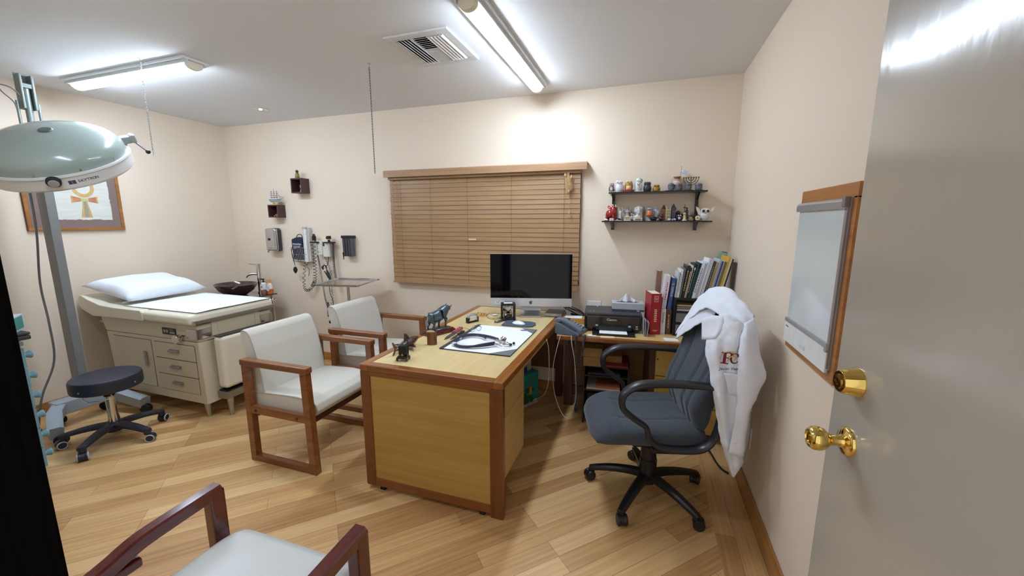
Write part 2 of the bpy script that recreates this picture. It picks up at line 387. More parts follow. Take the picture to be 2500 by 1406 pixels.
for k in range(15): s3.box((0, -.16+.0228*k, -.012), (.09, .024, .0016), rot=(R(28 if k < 7 else -28), 0, 0))
s3.make('louvre_bank', VW, t)

t = thing('recessed_spotlight', 'small round chrome spotlight recessed in the ceiling', 'ceiling light', (-3.53, 3.015, ZC))
B().lathe([(.032, -.004), (.055, -.007), (.064, -.003), (.064, 0), (.032, 0)], n=32).make('trim_ring', CHROME, t)
B().lathe([(0, -.003), (.03, -.003), (.03, 0), (0, 0)], n=24).make('reflector', P('spot reflector', (120, 120, 126), .15, .9), t)
B().lathe([(0, -.010), (.012, -.008), (.014, -.003), (0, -.003)], n=16).make('bulb', P('lit spot bulb', (235, 240, 255), .4, emit=30, var=0), t)

def chain(label, x, y, z0, hook):
    t = thing('hanging_chain', label, 'chain', (x, y, ZC), 0, 'chains hanging from the ceiling')
    B().lathe([(.0, -.002), (.012, -.002), (.012, 0), (0, 0)], n=14).tube([(0, 0, 0), (0, .0, -.012), (.006, 0, -.02), (0, 0, -.028), (-.006, 0, -.022)], .0018, 6).make('ceiling_hook', STEEL, t)
    c = B(); z = -.024; k = 0; n = int((ZC-z0-.03-(.045 if hook else 0))/.0165)
    for k in range(n):
        a, bb = ((.0034, 0), (0, .0034))[k % 2]
        c.tube([(a, bb, z-.003), (a*.9, bb*.9, z-.016), (0, 0, z-.021), (-a*.9, -bb*.9, z-.016), (-a, -bb, z-.003), (0, 0, z+.001)], .0014, 5, sub=2, closed=True); z -= .0165
    c.make('chain_links', P('dull zinc chain', (150, 152, 154), .45, .6) if hook else P('dark iron chain', (72, 72, 74), .5, .5), t)
    if hook:
        B().tube([(0, 0, z), (.006, 0, z-.008), (0, 0, z-.016), (-.004, 0, z-.022), (0, 0, z-.032), (.012, 0, z-.036), (.018, 0, z-.03)], .0018, 6).make('hook', STEEL, t)
chain('thin metal chain hanging free from the ceiling left of the blind', -1.837, 2.431, 1.876, False)
chain('thin metal chain ending in a hook, beside the fluorescent light', -3.212, 1.885, 1.967, True)

# ---------------------------------------------------------------- window blind
t = thing('wooden_blind', 'closed brown wooden slat blind with valance over the window', 'blind', (-1.47, YB, .95))
SLAT = wood('blind slat wood', (146, 112, 74), (170, 134, 92), 'x', .45, .1); VAL = wood('blind valance wood', (156, 118, 84), (182, 142, 106), 'x', .4, .15)
x0, x1 = -.93, .935
B().prism([(-.098, 1.022), (-.098, 1.078), (-.088, 1.086), (-.001, 1.086), (-.001, 1.074), (-.082, 1.074), (-.082, 1.022)], x0-.03, x1+.055, 'yz', bev=.002).make('valance', VAL, t)
B().bx(x0, x1, -.07, -.012, 1.0, 1.05, .003).make('head_rail', SLAT, t)
sl = B(); rnd = random.Random(4); nS = 24
for k in range(nS):
    z = .042+.0408*k
    e0, e1 = rnd.uniform(-.004, .004), rnd.uniform(-.004, .004)
    sl.box(((x0+x1)/2, -.040, z), (x1-x0+e0, .0032, .0475), .001, rot=(R(-7)+rnd.uniform(-.03, .03), rnd.uniform(-.0007, .0007), 0), seg=1)
sl.make('slats', SLAT, t, sharp=30)
B().bx(x0+.002, x1-.002, -.062, -.02, .0, .018, .004).make('bottom_rail', VAL, t)
for xx in (-.80, -.475, -.095, .33, .80):
    q = B(); q.tube([(xx, -.056, 1.02), (xx, -.056, .01)], .0013, 5, sub=1)
    for k in range(nS): q.tube([(xx, -.056, .05+.0408*k), (xx+.004, -.05, .058+.0408*k)], .0012, 4, sub=1)
    q.make('ladder_cord', P('blind cord', (112, 86, 60), .8), t)
B().tube([(-.875, -.078, .985), (-.872, -.078, .55), (-.868, -.08, .17)], .0055, 8, sub=1).lathe([(.002, 0), (.004, -.01), (.002, -.014)], (-.875, -.078, .998), 8).make('tilt_wand', VAL, t)
q = B(); rnd = random.Random(9)
for k in range(9):
    xx = .845+rnd.uniform(-.022, .022); q.tube([(.84, -.066, 1.01), (xx-.015, -.08, .97), (xx+.012, -.085, .9-.03*rnd.random()), (xx, -.08, .86), (xx-.01, -.082, .92), (.842, -.072, .995)], .0022, 5, sub=5)
q.tube([(.842, -.07, .99), (.846, -.08, .8), (.850, -.078, .685)], .0018, 5)
CORD = P('tan cord', (176, 142, 100), .8)
pc = q.make('pull_cord', CORD, t)
for xx, z in ((.853, .678), (.843, .855), (.862, .97), (.81, .985)):
    B().lathe([(0, .014), (.004, .014), (.009, 0), (.0095, -.008), (.006, -.016), (0, -.016)], (xx, -.08, z), 12).make('tassel', P('cord tassel', (188, 150, 104), .5), pc)
B().bx(-.085, -.01, -.0655, -.0645, .435, .448, .0).make('worn_patch', P('bare scratched wood', (214, 200, 178), .7), t)

# ---------------------------------------------------------------- things on the back wall, left part
PLUM = P('plum brown cube shelf', (76, 46, 50), .5, var=.05)
def cube(name_label, x0, x1, z0, z1, y0):
    t = thing('cube_shelf', name_label, 'wall shelf', ((x0+x1)/2, YB, z0), 0, 'cube shelves on the back wall')
    w = (x1-x0)/2; h = z1-z0; d_ = YB-y0; k = .012
    B().bx(-w, w, -d_, 0, 0, k).bx(-w, w, -d_, 0, h-k, h).bx(-w, -w+k, -d_, 0, k, h-k).bx(w-k, w, -d_, 0, k, h-k).make('box_frame', PLUM, t, flat=True)
    B().bx(-w+k, w-k, -.008, -.001, k, h-k).make('back_panel', P('plum brown shelf back', (58, 34, 38), .6), t, flat=True)
cube('upper plum brown cube shelf with a yellow figurine standing on it', -3.578, -3.436, 1.85, 2.003, 3.325)
cube('lower plum brown cube shelf carrying the model sailing ship', -3.942, -3.80, 1.598, 1.735, 3.334)
# figurines on and in the cubes
t = thing('painted_figurine', 'small yellow figurine with black hair on top of the upper cube shelf', 'figurine', (-3.515, 3.36, 2.0035)); t.scale = (1.25, 1.25, 1.25)
B().lathe([(0, 0), (.019, 0), (.017, .02), (.015, .035), (.011, .043), (0, .045)], n=14).make('robe', P('yellow painted robe', (176, 150, 44), .5, col2=(60, 62, 40), scale=60), t)
B().ell((0, 0, .056), (.0125, .012, .013)).make('head', P('dark painted hair', (52, 46, 48), .5), t)
t = thing('angel_figurine', 'white winged angel figurine standing inside the upper cube shelf', 'figurine', (-3.478, 3.37, 1.8625))
B().lathe([(0, 0), (.018, 0), (.014, .02), (.009, .038), (.007, .05), (0, .055)], n=14).ell((0, 0, .058), .008).make('body', P('white porcelain', (222, 226, 228), .3), t)
for s in (-1, 1): B().prism([(0, .035), (s*.028, .075), (s*.03, .055), (s*.014, .028)], .004, .008, 'xz', bev=.001).make('wing', P('pale green porcelain', (176, 196, 192), .3), t)
t = thing('turtle_figurine', 'small orange turtle figurine inside the lower cube shelf', 'figurine', (-3.862, 3.37, 1.6105))
B().ell((0, 0, .016), (.019, .015, .010)).make('shell', P('orange brown shell', (188, 112, 48), .4, col2=(120, 66, 36), scale=80), t)
B().ell((.024, -.004, .012), .006).make('head', P('tan figurine', (206, 176, 132), .5), t)
for sx in (-1, 1):
    for sy in (-1, 1): B().ell((sx*.016, sy*.013, .005), (.008, .006, .005)).make('flipper', P('tan figurine', (206, 176, 132), .5), t)
B().cyl((.018, .012, 0), (.02, .012, .04), .003, .002, n=8).make('twig', P('tan figurine', (206, 176, 132), .5), t)
# model ship
t = thing('model_ship', 'three-masted model sailing ship on top of the lower cube shelf', 'model ship', (-3.868, 3.37, 1.7355))
ship = t
B().bx(-.028, .028, -.011, .011, 0, .005, .001).bx(-.018, -.013, -.006, .006, .004, .016).bx(.013, .018, -.006, .006, .004, .016).make('stand', P('pale wood stand', (216, 194, 138), .5), t)
def hull(b, z0, z1, l0, l1, w0, w1, m):
    n = 10; lo = []; hi = []
    for L_, w_, z, o in ((l0, w0, z0, lo), (l1, w1, z1, hi)):
        pts = [(-L_*.9, w_*.6), (-L_*.5, w_), (L_*.3, w_), (L_*.75, w_*.5), (L_, 0)]
        for x, y in pts: o.append((x, y, z))
        for x, y in pts[-2::-1]: o.append((x, -y, z))
    V0 = [b.bm.verts.new(p) for p in lo]; V1 = [b.bm.verts.new(p) for p in hi]; k = len(V0)
    for i in range(k): b.bm.faces.new([V0[i], V0[(i+1) % k], V1[(i+1) % k], V1[i]]).material_index = m
    b.bm.faces.new(V0[::-1]).material_index = m; b.bm.faces.new(V1).material_index = m
b = B(); hull(b, .013, .022, .026, .042, .004, .010, 0); hull(b, .022, .026, .042, .046, .010, .011, 1); hull(b, .026, .030, .046, .05, .011, .0115, 2); hull(b, .030, .035, .05, .054, .0115, .012, 1)
b.make('hull', [P('cream hull', (214, 200, 150), .5), P('blue hull stripe', (44, 84, 112), .5), P('white hull stripe', (206, 216, 216), .5)], t)
SAILM = P('grey rigging', (92, 90, 92), .7)
mh = (.096, .106, .094)
for k, x in enumerate((-.028, -.004, .020)):
    b = B().cyl((x, 0, .034), (x, 0, mh[k]), .0013, .0007, 6)
    for j in range(4): b.cyl((x-.001, -.012+.002*j, .048+j*.013), (x-.001, .012-.002*j, .048+j*.013), .0008, n=5).cyl((x-.009+.0015*j, .001, .05+j*.013), (x+.009-.0015*j, -.001, .05+j*.013), .0008, n=5)
    b.make('mast', SAILM, t)
b = B().cyl((.05, 0, .034), (.084, 0, .052), .0012, .0007, 6)
for z in (.09, .075, .06): b.cyl((.02, 0, z), (.05+(.09-z)*.9, 0, .035+(.09-z)*.45), .0006, n=4)
for x in (-.028, -.004): b.cyl((x, 0, mh[1]-.01), (x-.022, 0, .036), .0006, n=4).cyl((x, .0, .09), (x+.022, 0, .04), .0006, n=4)
b.make('rigging', SAILM, t)
b = B().prism([(-.055, .045), (-.035, .043), (-.036, .066), (-.052, .062)], -.001, .001, 'xz').prism([(.03, .042), (.045, .042), (.034, .06)], -.001, .001, 'xz').bx(-.04, .03, -.006, .006, .034, .041, .001)
b.make('sails', P('white sailcloth', (220, 220, 226), .8), t)
ship.scale = (1.6, 1.6, 1.6)
# soap dispenser
t = thing('soap_dispenser', 'rounded chrome soap dispenser fixed to the wall beside the washbasin', 'soap dispenser', (-3.955, YB, 1.225))
B().bx(-.072, .072, -.05, -.002, 0, .258, .03, seg=4).make('back_case', P('dark grey case', (56, 56, 60), .4), t)
B().bx(-.078, .078, -.098, -.048, .004, .256, .036, seg=5).make('cover', STEELM, t)
B().cyl((-.012, -.097, .135), (-.012, -.104, .135), .014, n=20).make('lock_button', P('lock ring', (60, 60, 64), .3, .8), t)
B().cyl((-.05, -.09, .004), (-.05, -.09, -.012), .008, n=10).make('nozzle', GREYM, t)
B().bx(-.022, .022, -.0988, -.0982, .038, .044).make('maker_plate', P('etched plate', (130, 130, 132), .4, .6), t)
# ---------------------------------------------------------------- blood pressure station
t = thing('blood_pressure_unit', 'wall blood pressure column with wire basket, dark cuff and squeeze bulb', 'blood pressure monitor', (-3.52, YB, 1.12))
NAVY = P('navy cuff nylon', (30, 42, 62), .8, var=.08)
B().prism([(-.0, .0), (.07, .0), (.07, .37), (-.0, .37)], -.045, 0, 'xz', bev=.006).make('column_case', P('pale grey instrument case', (200, 198, 190), .5), t)
col = B().bx(.006, .050, -.072, -.045, .0, .375, .004).make('scale_column', WHITE, t)
sc_ = B()
for k in range(30): sc_.bx(.012, .03 if k % 5 else .044, -.0728, -.0722, .03+k*.0108, .0322+k*.0108)
sc_.make('scale_marks', P('scale print', (70, 78, 96), .6), col)
B().bx(.004, .052, -.075, -.044, .352, .378, .004).make('top_cap', P('silver cap', (190, 192, 196), .3, .5), t)
bk = B(); xs = [-.145+.0225*k for k in range(8)]
for x in xs: bk.tube([(x, -.10, .155), (x+.012, -.095, .01), (x+.014, -.06, .0), (x+.014, -.004, .0)], .0022, 5, sub=2)
for z, s in ((.155, 0), (.08, .006), (.012, .012)): bk.tube([(-.147+s, -.004, z), (-.147+s, -.10+s*.3, z), (.012+s, -.10+s*.3, z), (.012+s, -.004, z)], .0026, 5, sub=1)
bk.make('wire_basket', CHROME, t)
cf = B().prism([(-.142, .02), (-.004, .02), (-.002, .25), (-.03, .268), (-.08, .268), (-.15, .245)], -.085, -.03, 'xz', bev=.014).make('cuff', NAVY, t)
B().tube([(-.10, -.06, .255), (-.075, -.06, .29), (-.03, -.06, .295), (-.01, -.055, .265)], .004, 6).make('cuff_tube', RUBBER, cf)
text('cuff_lettering', 'WelchAllyn', .025, (-.07, -.0865, .192), FACE_MY, WHITE, cf)
for k, w_ in ((0, .1), (1, .09), (2, .04)): B().bx(-.122, -.122+w_, -.0862, -.0856, .168-.012*k, .172-.012*k).make('cuff_print', WHITE, cf)
B().ell((-.075, -.055, .06), (.035, .02, .045)).make('spare_cuff', P('tan leather pouch', (150, 96, 60), .7), t)
bl = B().lathe([(0, -.075), (.006, -.072), (.019, -.05), (.022, -.03), (.015, -.008), (.006, 0), (0, 0)], (-.118, -.09, -.055), 16)
bl = bl.make('bulb', RUBBER, t)
B().cyl((-.118, -.09, -.056), (-.118, -.09, -.038), .006, .005, 10).make('bulb_valve', CHROME, bl)
B().tube([(-.118, -.09, -.04), (-.125, -.1, .05), (-.13, -.108, .12), (-.11, -.10, .17)], .0035, 6).make('bulb_tube', RUBBER, bl)
h = B().coil([(-.005, -.05, .0), (-.025, -.06, -.10), (-.045, -.06, -.24), (-.02, -.07, -.31), (.03, -.06, -.31), (.06, -.05, -.27)], .013, 14, .0026)
h.coil([(.06, -.05, -.27), (.10, -.05, -.2), (.12, -.05, -.02), (.11, -.04, .2)], .017, 17, .003).tube([(.03, -.05, .0), (.015, -.055, -.05), (.035, -.05, -.09), (.02, -.05, -.16)], .0025, 6)
h.make('coiled_hose', RUBBER, t)
# ---------------------------------------------------------------- diagnostic station
t = thing('diagnostic_set', 'cream wall transformer holding two black instruments on coiled cords', 'diagnostic set', (-3.26, YB, 1.2))
CR = P('cream instrument plastic', (216, 212, 196), .4)
B().bx(-.082, -.018, -.055, 0, .0, .152, .006).bx(-.014, .078, -.055, 0, -.02, .152, .006).make('transformer_case', CR, t)
B().bx(-.006, .016, -.0575, -.054, .095, .14, .001).make('power_switch', P('dark green switch', (28, 62, 36), .4), t)
B().bx(-.075, -.045, -.0557, -.0545, .03, .034).make('maker_mark', GREYM, t)
B().bx(-.165, -.05, -.075, -.03, .128, .142, .004).make('cradle', BLACK, t); B().bx(.03, .145, -.075, -.03, .128, .142, .004).make('cradle', BLACK, t)
o1 = B().cyl((-.09, -.06, .138), (-.085, -.06, .01), .012, .009, 12).make('otoscope', P('otoscope handle', (196, 198, 202), .3, .7), t)
B().bx(-.128, -.092, -.08, -.045, .152, .205, .01).cyl((-.11, -.062, .205), (-.115, -.062, .222), .016, .012, 12).cyl((-.1, -.062, .15), (-.09, -.06, .13), .009, n=10).make('otoscope_head', BLACK, o1)
o2 = B().cyl((.085, -.06, .138), (.09, -.06, .02), .013, .011, 12).make('ophthalmoscope', P('otoscope handle', (196, 198, 202), .3, .7), t)
B().cyl((.085, -.06, .135), (.085, -.06, .165), .013, n=12).cyl((.085, -.06, .17), (.085, -.06, .205), .024, .022, 16).bx(.066, .104, -.085, -.05, .172, .2, .006).make('ophthalmoscope_head', BLACK, o2)
for nm, c in (('coiled_cord', B().coil([(-.085, -.06, .0), (-.075, -.05, -.12), (-.05, -.05, -.34), (-.03, -.05, -.5), (.0, -.04, -.62)], .0085, 46, .0021, per=8)), ('coiled_cord', B().coil([(.125, -.05, .128), (.118, -.05, .0), (.12, -.05, -.13), (.135, -.05, -.29)], .0115, 34, .0024, per=8)), ('coiled_cord', B().coil([(.0, -.045, -.02), (.03, -.045, -.09), (.06, -.045, -.18), (.055, -.045, -.35), (.06, -.045, -.42), (.045, -.045, -.55)], .009, 18, .002, per=8))):
    c.make(nm, P('dark violet cord', (34, 30, 44), .6), t)
B().lathe([(.012, 0), (.019, -.03), (.020, -.04), (.008, -.042)], (.135, -.05, -.29), 12).make('cord_end', P('dark violet cord', (34, 30, 44), .6), t)
q = B()
for k in range(7):
    a = k*.006
    q.tube([(.0+a*.4, -.06-a*.5, -.11+a*.3), (-.03+a*.6, -.07, -.13), (.0, -.07, -.17), (.045+a, -.07, -.235), (.075-a*.7, -.072, -.26+a*.5), (.07-a, -.066, -.215), (.03, -.066, -.15+a*.3), (.01+a*.5, -.062, -.108)], .0042, 6)
q.tube([(.06, -.05, .0), (.05, -.055, -.06), (.04, -.06, -.11)], .0042, 6)
pcb = q.make('bundled_power_cord', P('black green cable', (28, 36, 36), .5), t)
B().cyl((.0, -.085, -.165), (.03, -.05, -.150), .006, n=8).make('twist_tie', WHITE, pcb)
B().tube([(.045, -.06, -.26), (.03, -.045, -.33), (.03, -.04, -.42), (.06, -.04, -.5), (.055, -.04, -.57), (.0, -.035, -.63), (-.03, -.035, -.68), (-.02, -.03, -.52), (-.0, -.02, -.755)], .0035, 6).make('power_cord', P('black green cable', (28, 36, 36), .5), t)
# specula dispenser
t = thing('specula_dispenser', 'smoky grey specula dispenser fixed to the wall right of the diagnostic set', 'dispenser', (-2.94, YB, 1.195))
SMK = P('smoky plastic', (84, 84, 90), .25, var=.05)
B().prism([(-.052, 0), (.058, 0), (.058, .19), (-.056, .19)], -.072, -.012, 'xz', bev=.006).make('tube_case', SMK, t)
B().bx(-.062, .064, -.08, 0, .188, .216, .005).make('cap', BLACK, t)
for x in (-.026, .006, .036): B().cyl((x, -.073, .01), (x-.003, -.073, .185), .012, n=10).make('specula_stack', P('smoky dark stack', (66, 66, 72), .4), t)
B().lathe([(0, -.034), (.003, -.034), (.009, .04), (0, .045)], (-.04, -.08, 0), 10).make('loose_speculum', BLKM, t)
# wall outlets
def outlet(label, loc, rz=0., sz=(.07, .115)):
    t = thing('wall_outlet', label, 'outlet', loc, rz, 'wall outlets')
    B().bx(-sz[0]/2, sz[0]/2, -.006, 0, -sz[1]/2, sz[1]/2, .002).make('cover_plate', WHITE, t)
    return t
t = outlet('white wall outlet low between the chairs with a black plug in it', (-3.262, YB, .435))
for z in (-.028, .024): B().bx(-.017, .017, -.008, -.005, z-.015, z+.015, .003).make('socket', P('outlet socket', (214, 214, 214), .4), t)
pl_ = B().bx(-.02, .015, -.04, -.007, .005, .035, .006).make('plug', BLACK, t)
t = outlet('white outlet plate on the back wall behind the printer', (-.395, YB, .835), 0, (.115, .07))
t = outlet('white outlet plate low on the right wall behind the hanging coat', (XR, 2.37, .365), -PI/2*-1*-1, (.075, .12))
for z in (-.028, .024): B().bx(-.017, .017, -.008, -.005, z-.015, z+.015, .003).make('socket', P('outlet socket', (214, 214, 214), .4), t)

# ---------------------------------------------------------------- framed papyrus on the left wall
t = thing('framed_papyrus', 'wood framed papyrus painted with a looped cross on the left wall', 'picture', (XL, 2.095, 1.478), PI/2)   # local -y looks into the room, local x = world y
FRW = wood('picture frame wood', (136, 84, 36), (178, 118, 58), 'x', .35, .2)
B().bx(-.335, .28, -.012, -.001, .0, .60).make('mat_board', P('brown mat board', (116, 84, 74), .9, var=.03), t)
f = B()
for a in ((-.335, .28, 0, .024), (-.335, .28, .576, .60), (-.335, -.311, .02, .58), (.256, .28, .02, .58)): f.bx(a[0], a[1], -.024, -.001, a[2], a[3], .005)
f.make('frame', FRW, t)
rnd = random.Random(3); pts = []
def rag(a, b2, n):
    for k in range(n):
        u = k/n; pts.append((a[0]+(b2[0]-a[0])*u+rnd.uniform(-.004, .004), a[1]+(b2[1]-a[1])*u+rnd.uniform(-.004, .004)))
rag((-.165, .092), (.20, .092), 22); rag((.20, .092), (.198, .52), 28); rag((.198, .52), (-.165, .52), 20); rag((-.165, .52), (-.165, .092), 28)
pp = B().prism(pts, -.0145, -.012, 'xz').make('papyrus', P('papyrus fibre', (226, 226, 219), .9, scale=5, stretch=(1, 1, 14), col2=(212, 209, 198)), t, flat=True)
GO = P('ochre paint', (190, 140, 58), .7, var=.15, scale=90, col2=(214, 178, 92)); RE = P('rust red paint', (176, 72, 38), .7, col2=(206, 132, 50), scale=30); DK = P('dark brown paint', (92, 70, 50), .8); ol = P('grey green paint', (150, 140, 110), .8, var=.2, scale=120)
cx = -.055
B().prism([(cx-.045, .13), (cx+.045, .13), (cx+.018, .33), (cx-.018, .33)], -.0158, -.0145, 'xz').make('cross_stem', GO, pp, flat=True)
B().prism([(cx-.018, .14), (cx+.018, .14), (cx+.009, .33), (cx-.009, .33)], -.0164, -.0158, 'xz').make('stem_pattern', ol, pp, flat=True)
for s in (-1, 1):
    B().prism([(cx+s*.012, .338), (cx+s*.085, .318), (cx+s*.105, .312), (cx+s*.105, .402), (cx+s*.085, .392), (cx+s*.012, .368)], -.0158, -.0145, 'xz').make('cross_arm', RE, pp, flat=True)
    B().prism([(cx+s*.092, .312), (cx+s*.105, .312), (cx+s*.105, .402), (cx+s*.092, .396)], -.0162, -.0158, 'xz').make('arm_band', GO, pp, flat=True)
ring = B(); n = 28
for k in range(n):
    a0, a1 = 2*PI*k/n, 2*PI*(k+1)/n
    f = lambda a, r: (cx+math.sin(a)*r*.78*(1 if math.cos(a) > 0 else .8+.2*1), .505-math.cos(a)*r*1.12*.95)
    q = [f(a0, .075), f(a1, .075), f(a1, .115), f(a0, .115)]
    ring.prism(q, -.0158, -.0145, 'xz')
ring.make('cross_loop', GO, pp, flat=True)
B().bx(cx-.03, cx+.03, -.0168, -.0145, .335, .372).make('cross_knot', P('yellow green paint', (196, 190, 110), .7), pp, flat=True)
B().bx(-.311, .256, -.0180, -.0172, .024, .576).make('glass', P('picture glass', (235, 240, 240), .03, alpha=.06, var=0), t, flat=True)
for c_ in pp.children:
    c_.scale = (.82, 1, .67); c_.location = (.03+.055*.82, 0, .11-.13*.67)
# ---------------------------------------------------------------- x-ray viewer on the right wall
t = thing('xray_viewer', 'white x-ray viewer box in a wooden frame on the right wall by the door', 'x-ray viewer', (XR, 1.70, 1.03), -PI/2)      # local x runs towards the camera (-y)
vx0, vx1 = -.22, .215
B().bx(vx0-.004, vx1+.02, -.022, -.001, 0, .045, .003).bx(vx0-.004, vx1+.02, -.022, -.001, .59, .64, .003).bx(vx0-.004, vx0+.02, -.022, -.001, .04, .60, .003).bx(vx1-.004, vx1+.02, -.022, -.001, .04, .60, .003).make('frame', wood('viewer frame wood', (150, 92, 40), (190, 126, 62), 'x', .35, .2), t)
B().bx(vx0+.014, vx1-.004, -.05, -.002, .04, .595, .004).make('light_box', P('grey viewer case', (150, 142, 138), .4), t)
B().bx(vx0+.018, vx1-.026, -.056, -.049, .118, .565, .002).make('viewing_screen', P('opal viewing screen', (206, 213, 214), .12, var=.01, coat=.4), t)
B().prism([(-.072, .560), (-.072, .585), (-.06, .592), (-.046, .592), (-.046, .560)], vx0+.006, vx1-.012, 'yz', bev=.003).make('film_clip', P('satin aluminium', (186, 186, 188), .3, .7), t)
B().bx(vx1-.028, vx1-.006, -.078, -.046, .565, .597, .004).make('clip_end', P('grey clip end', (128, 120, 118), .4), t)
B().bx(vx0+.016, vx1-.02, -.07, -.048, .112, .128, .002).bx(vx1-.026, vx1-.01, -.072, -.046, .10, .13, .002).make('film_ledge', P('satin aluminium', (186, 186, 188), .3, .7), t)
bp_ = B().bx(vx0+.014, vx1-.01, -.066, -.048, .03, .112, .003).make('switch_panel', P('white switch panel', (224, 226, 226), .35), t)
B().bx(-.02, .03, -.07, -.065, .05, .066, .002).make('rocker_switch', P('switch white', (206, 206, 208), .3), bp_)
B().bx(vx0+.03, vx0+.06, -.0666, -.0658, .092, .097).make('print_mark', GREYM, bp_)
B().bx(vx1-.026, vx1-.008, -.06, -.046, .045, .575, .003).make('side_trim', P('grey mauve trim', (146, 134, 132), .4), t)
for c_ in t.children:
    if c_.name.split('.')[0] != 'frame': c_.scale.y = .55
# ---------------------------------------------------------------- examination table
t = thing('examination_table', 'cream examination couch with drawers and ivory upholstery against the left wall', 'examination table', (-3.78, 2.33, 0))
bx0, bx1, by0, by1 = -.56, .555, -.32, .32          # cabinet body, local
b = B().prism([(bx0+.03, .125), (bx1+.02, .125), (bx1, .63), (bx0-.01, .63)], by0, by1, 'xz', bev=.008)
b.prism([(bx0-.03, .63), (bx1+.0, .63), (bx1+.0, .765), (bx0-.08, .765)], by0+.005, by1, 'xz', bev=.012)
b.make('cabinet_body', BEIGE, t)
DF = P('beige enamel drawer', (202, 190, 164), .35, var=.012, scale=3, coat=.2)
BAR = P('satin metal handle', (170, 170, 172), .25, .9)
GAPM = P('dark gap', (60, 48, 36), .8)
def front_panel(nm, x0, x1, z0, z1):
    o = B().bx(x0-.003, x1+.003, by0-.0015, by0+.005, z0-.003, z1+.003, m=1).bx(x0, x1, by0-.006, by0+.004, z0, z1, .003).make(nm, [DF, GAPM], t)
    return o
d_ = front_panel('door', bx0+.085, bx0+.56, .205, .60)
B().bx(bx0+.478, bx0+.497, by0-.012, by0-.004, .385, .50, .002).bx(bx0+.47, bx0+.506, by0-.02, by0-.011, .38, .505, .004).make('door_handle', BAR, d_)
for k in range(3):
    z1 = .598-k*.134
    q = front_panel('drawer', bx0+.605, bx1-.045, z1-.128, z1)
    xm = (bx0+.605+bx1-.045)/2+.005
    B().bx(xm-.055, xm+.055, by0-.012, by0-.004, z1-.068, z1-.045, .002).bx(xm-.06, xm+.06, by0-.026, by0-.011, z1-.066, z1-.05, .004).make('drawer_handle', BAR, q)
for x in (bx0+.09, bx1-.05):
    for y in (by0+.045, by1-.045):
        B().lathe([(.017, 0), (.018, .012), (.016, .016), (.0165, .018), (.026, .128), (0, .128)], (x, y, 0), 20).make('leg', STEEL, t)
# service panel, knob, chrome corner plates
B().bx(.16, .315, by0-.002, by0+.01, .668, .722, .002).make('service_panel', P('black service panel', (38, 36, 36), .4), t)
sp = t.children[-1]
for x in (.19, .222): B().cyl((x, by0-.005, .697), (x, by0-.001, .697), .013, n=20).make('dial', P('dial grey', (150, 148, 140), .4), sp)
B().bx(.25, .305, by0-.0035, by0-.001, .678, .695, .001).make('name_plate', P('dial grey', (150, 148, 140), .4), sp)
for k in range(3): B().bx(.247, .30-.008*k, by0-.003, by0-.001, .702+k*.006, .705+k*.006).make('panel_print', P('faded print', (150, 110, 90), .6), sp)
kb = B().lathe([(.012, 0), (.012, .016), (.034, .018), (.036, .024), (.036, .046), (.033, .05), (0, .05)], (.375, by0, .655), 28, 0, (0, -1, 0)).make('control_knob', CHROME, t)
B().cyl((.405, by0-.0, .672), (.418, by0-.02, .68), .006, n=8).make('knob_screw', BLACK, kb)
for y0, y1 in ((by0-.012, by0+.10), (by1-.11, by1+.006)):
    B().bx(bx1-.10, bx1+.014, y0, y1, .655, .735, .004).make('corner_plate', CHROME, t)
    B().ell((bx1-.02, (y0+y1)/2-.0, .745), (.016, .016, .014)).make('corner_knob', BLACK, t)
fl = B().bx(bx1-.002, bx1+.008, by0+.11, by1-.12, .64, .775, .002)
fl.bx(bx1+.006, bx1+.013, by0+.155, by0+.165, .645, .76, .001).bx(bx1+.006, bx1+.013, by1-.165, by1-.155, .645, .76, .001)
fl.make('end_panel', [BEIGE], t)
B().bx(bx1-.0, bx1+.03, by0-.02, by1+.02, .778, .806, .003).make('chrome_rail', STEEL, t)
B().bx(bx1-.01, bx1+.034, by0-.03, by0-.016, .774, .81, .004).make('rail_bracket', CHROME, t)
B().cyl((-.70, by0+.03, .70), (-.60, by0+.03, .70), .012, n=12).bx(-.68, -.63, by0+.015, by0+.045, .69, .715, .004).make('stirrup_socket', STEEL, t)
# upholstery: flat seat section and raised head section, hung foot pad
UPH = P('cream vinyl upholstery', (228, 221, 202), .32, var=.015, scale=4, coat=.15, bump=.03, bscale=160)
mz = .772
B().bx(.03, bx1+.012, by0-.05, by1+.03, mz, mz+.085, .03, seg=4).make('seat_cushion', UPH, t)
sec = [(-.785, .90), (-.79, .855), (-.76, .815), (-.62, .765), (-.30, mz), (.022, mz), (.026, mz+.02), (.026, mz+.07), (.01, mz+.086), (-.32, mz+.088), (-.50, mz+.096), (-.66, mz+.135), (-.74, mz+.165), (-.77, mz+.158)]
B().prism(sec, by0-.05, by1+.03, 'xz', bev=.012).make('head_cushion', UPH, t)
B().bx(bx1+.028, bx1+.128, by0+.085, by1-.06, .232, .665, .035, seg=4).make('foot_cushion', UPH, t)
B().bx(bx1+.035, bx1+.115, by0+.09, by1-.06, .662, .668, .002).make('cushion_hinge_plate', DARKW if False else P('dark steel plate', (70, 66, 62), .4, .7), t)
B().bx(bx1-.02, bx1+.12, by0+.085, by1-.06, .148, .205, .004).bx(bx1-.01, bx1+.11, by0+.10, by1-.075, .205, .212, .002, m=1).make('foot_step', [P('dull metal step', (150, 142, 128), .35, .6), BLKM], t)
for y in (by0+.125, by1-.1):
    B().lathe([(.018, 0), (.0185, .014), (.016, .018), (.017, .02), (.024, .148), (0, .148)], (bx1+.095, y, 0), 20).make('leg', STEEL, t)
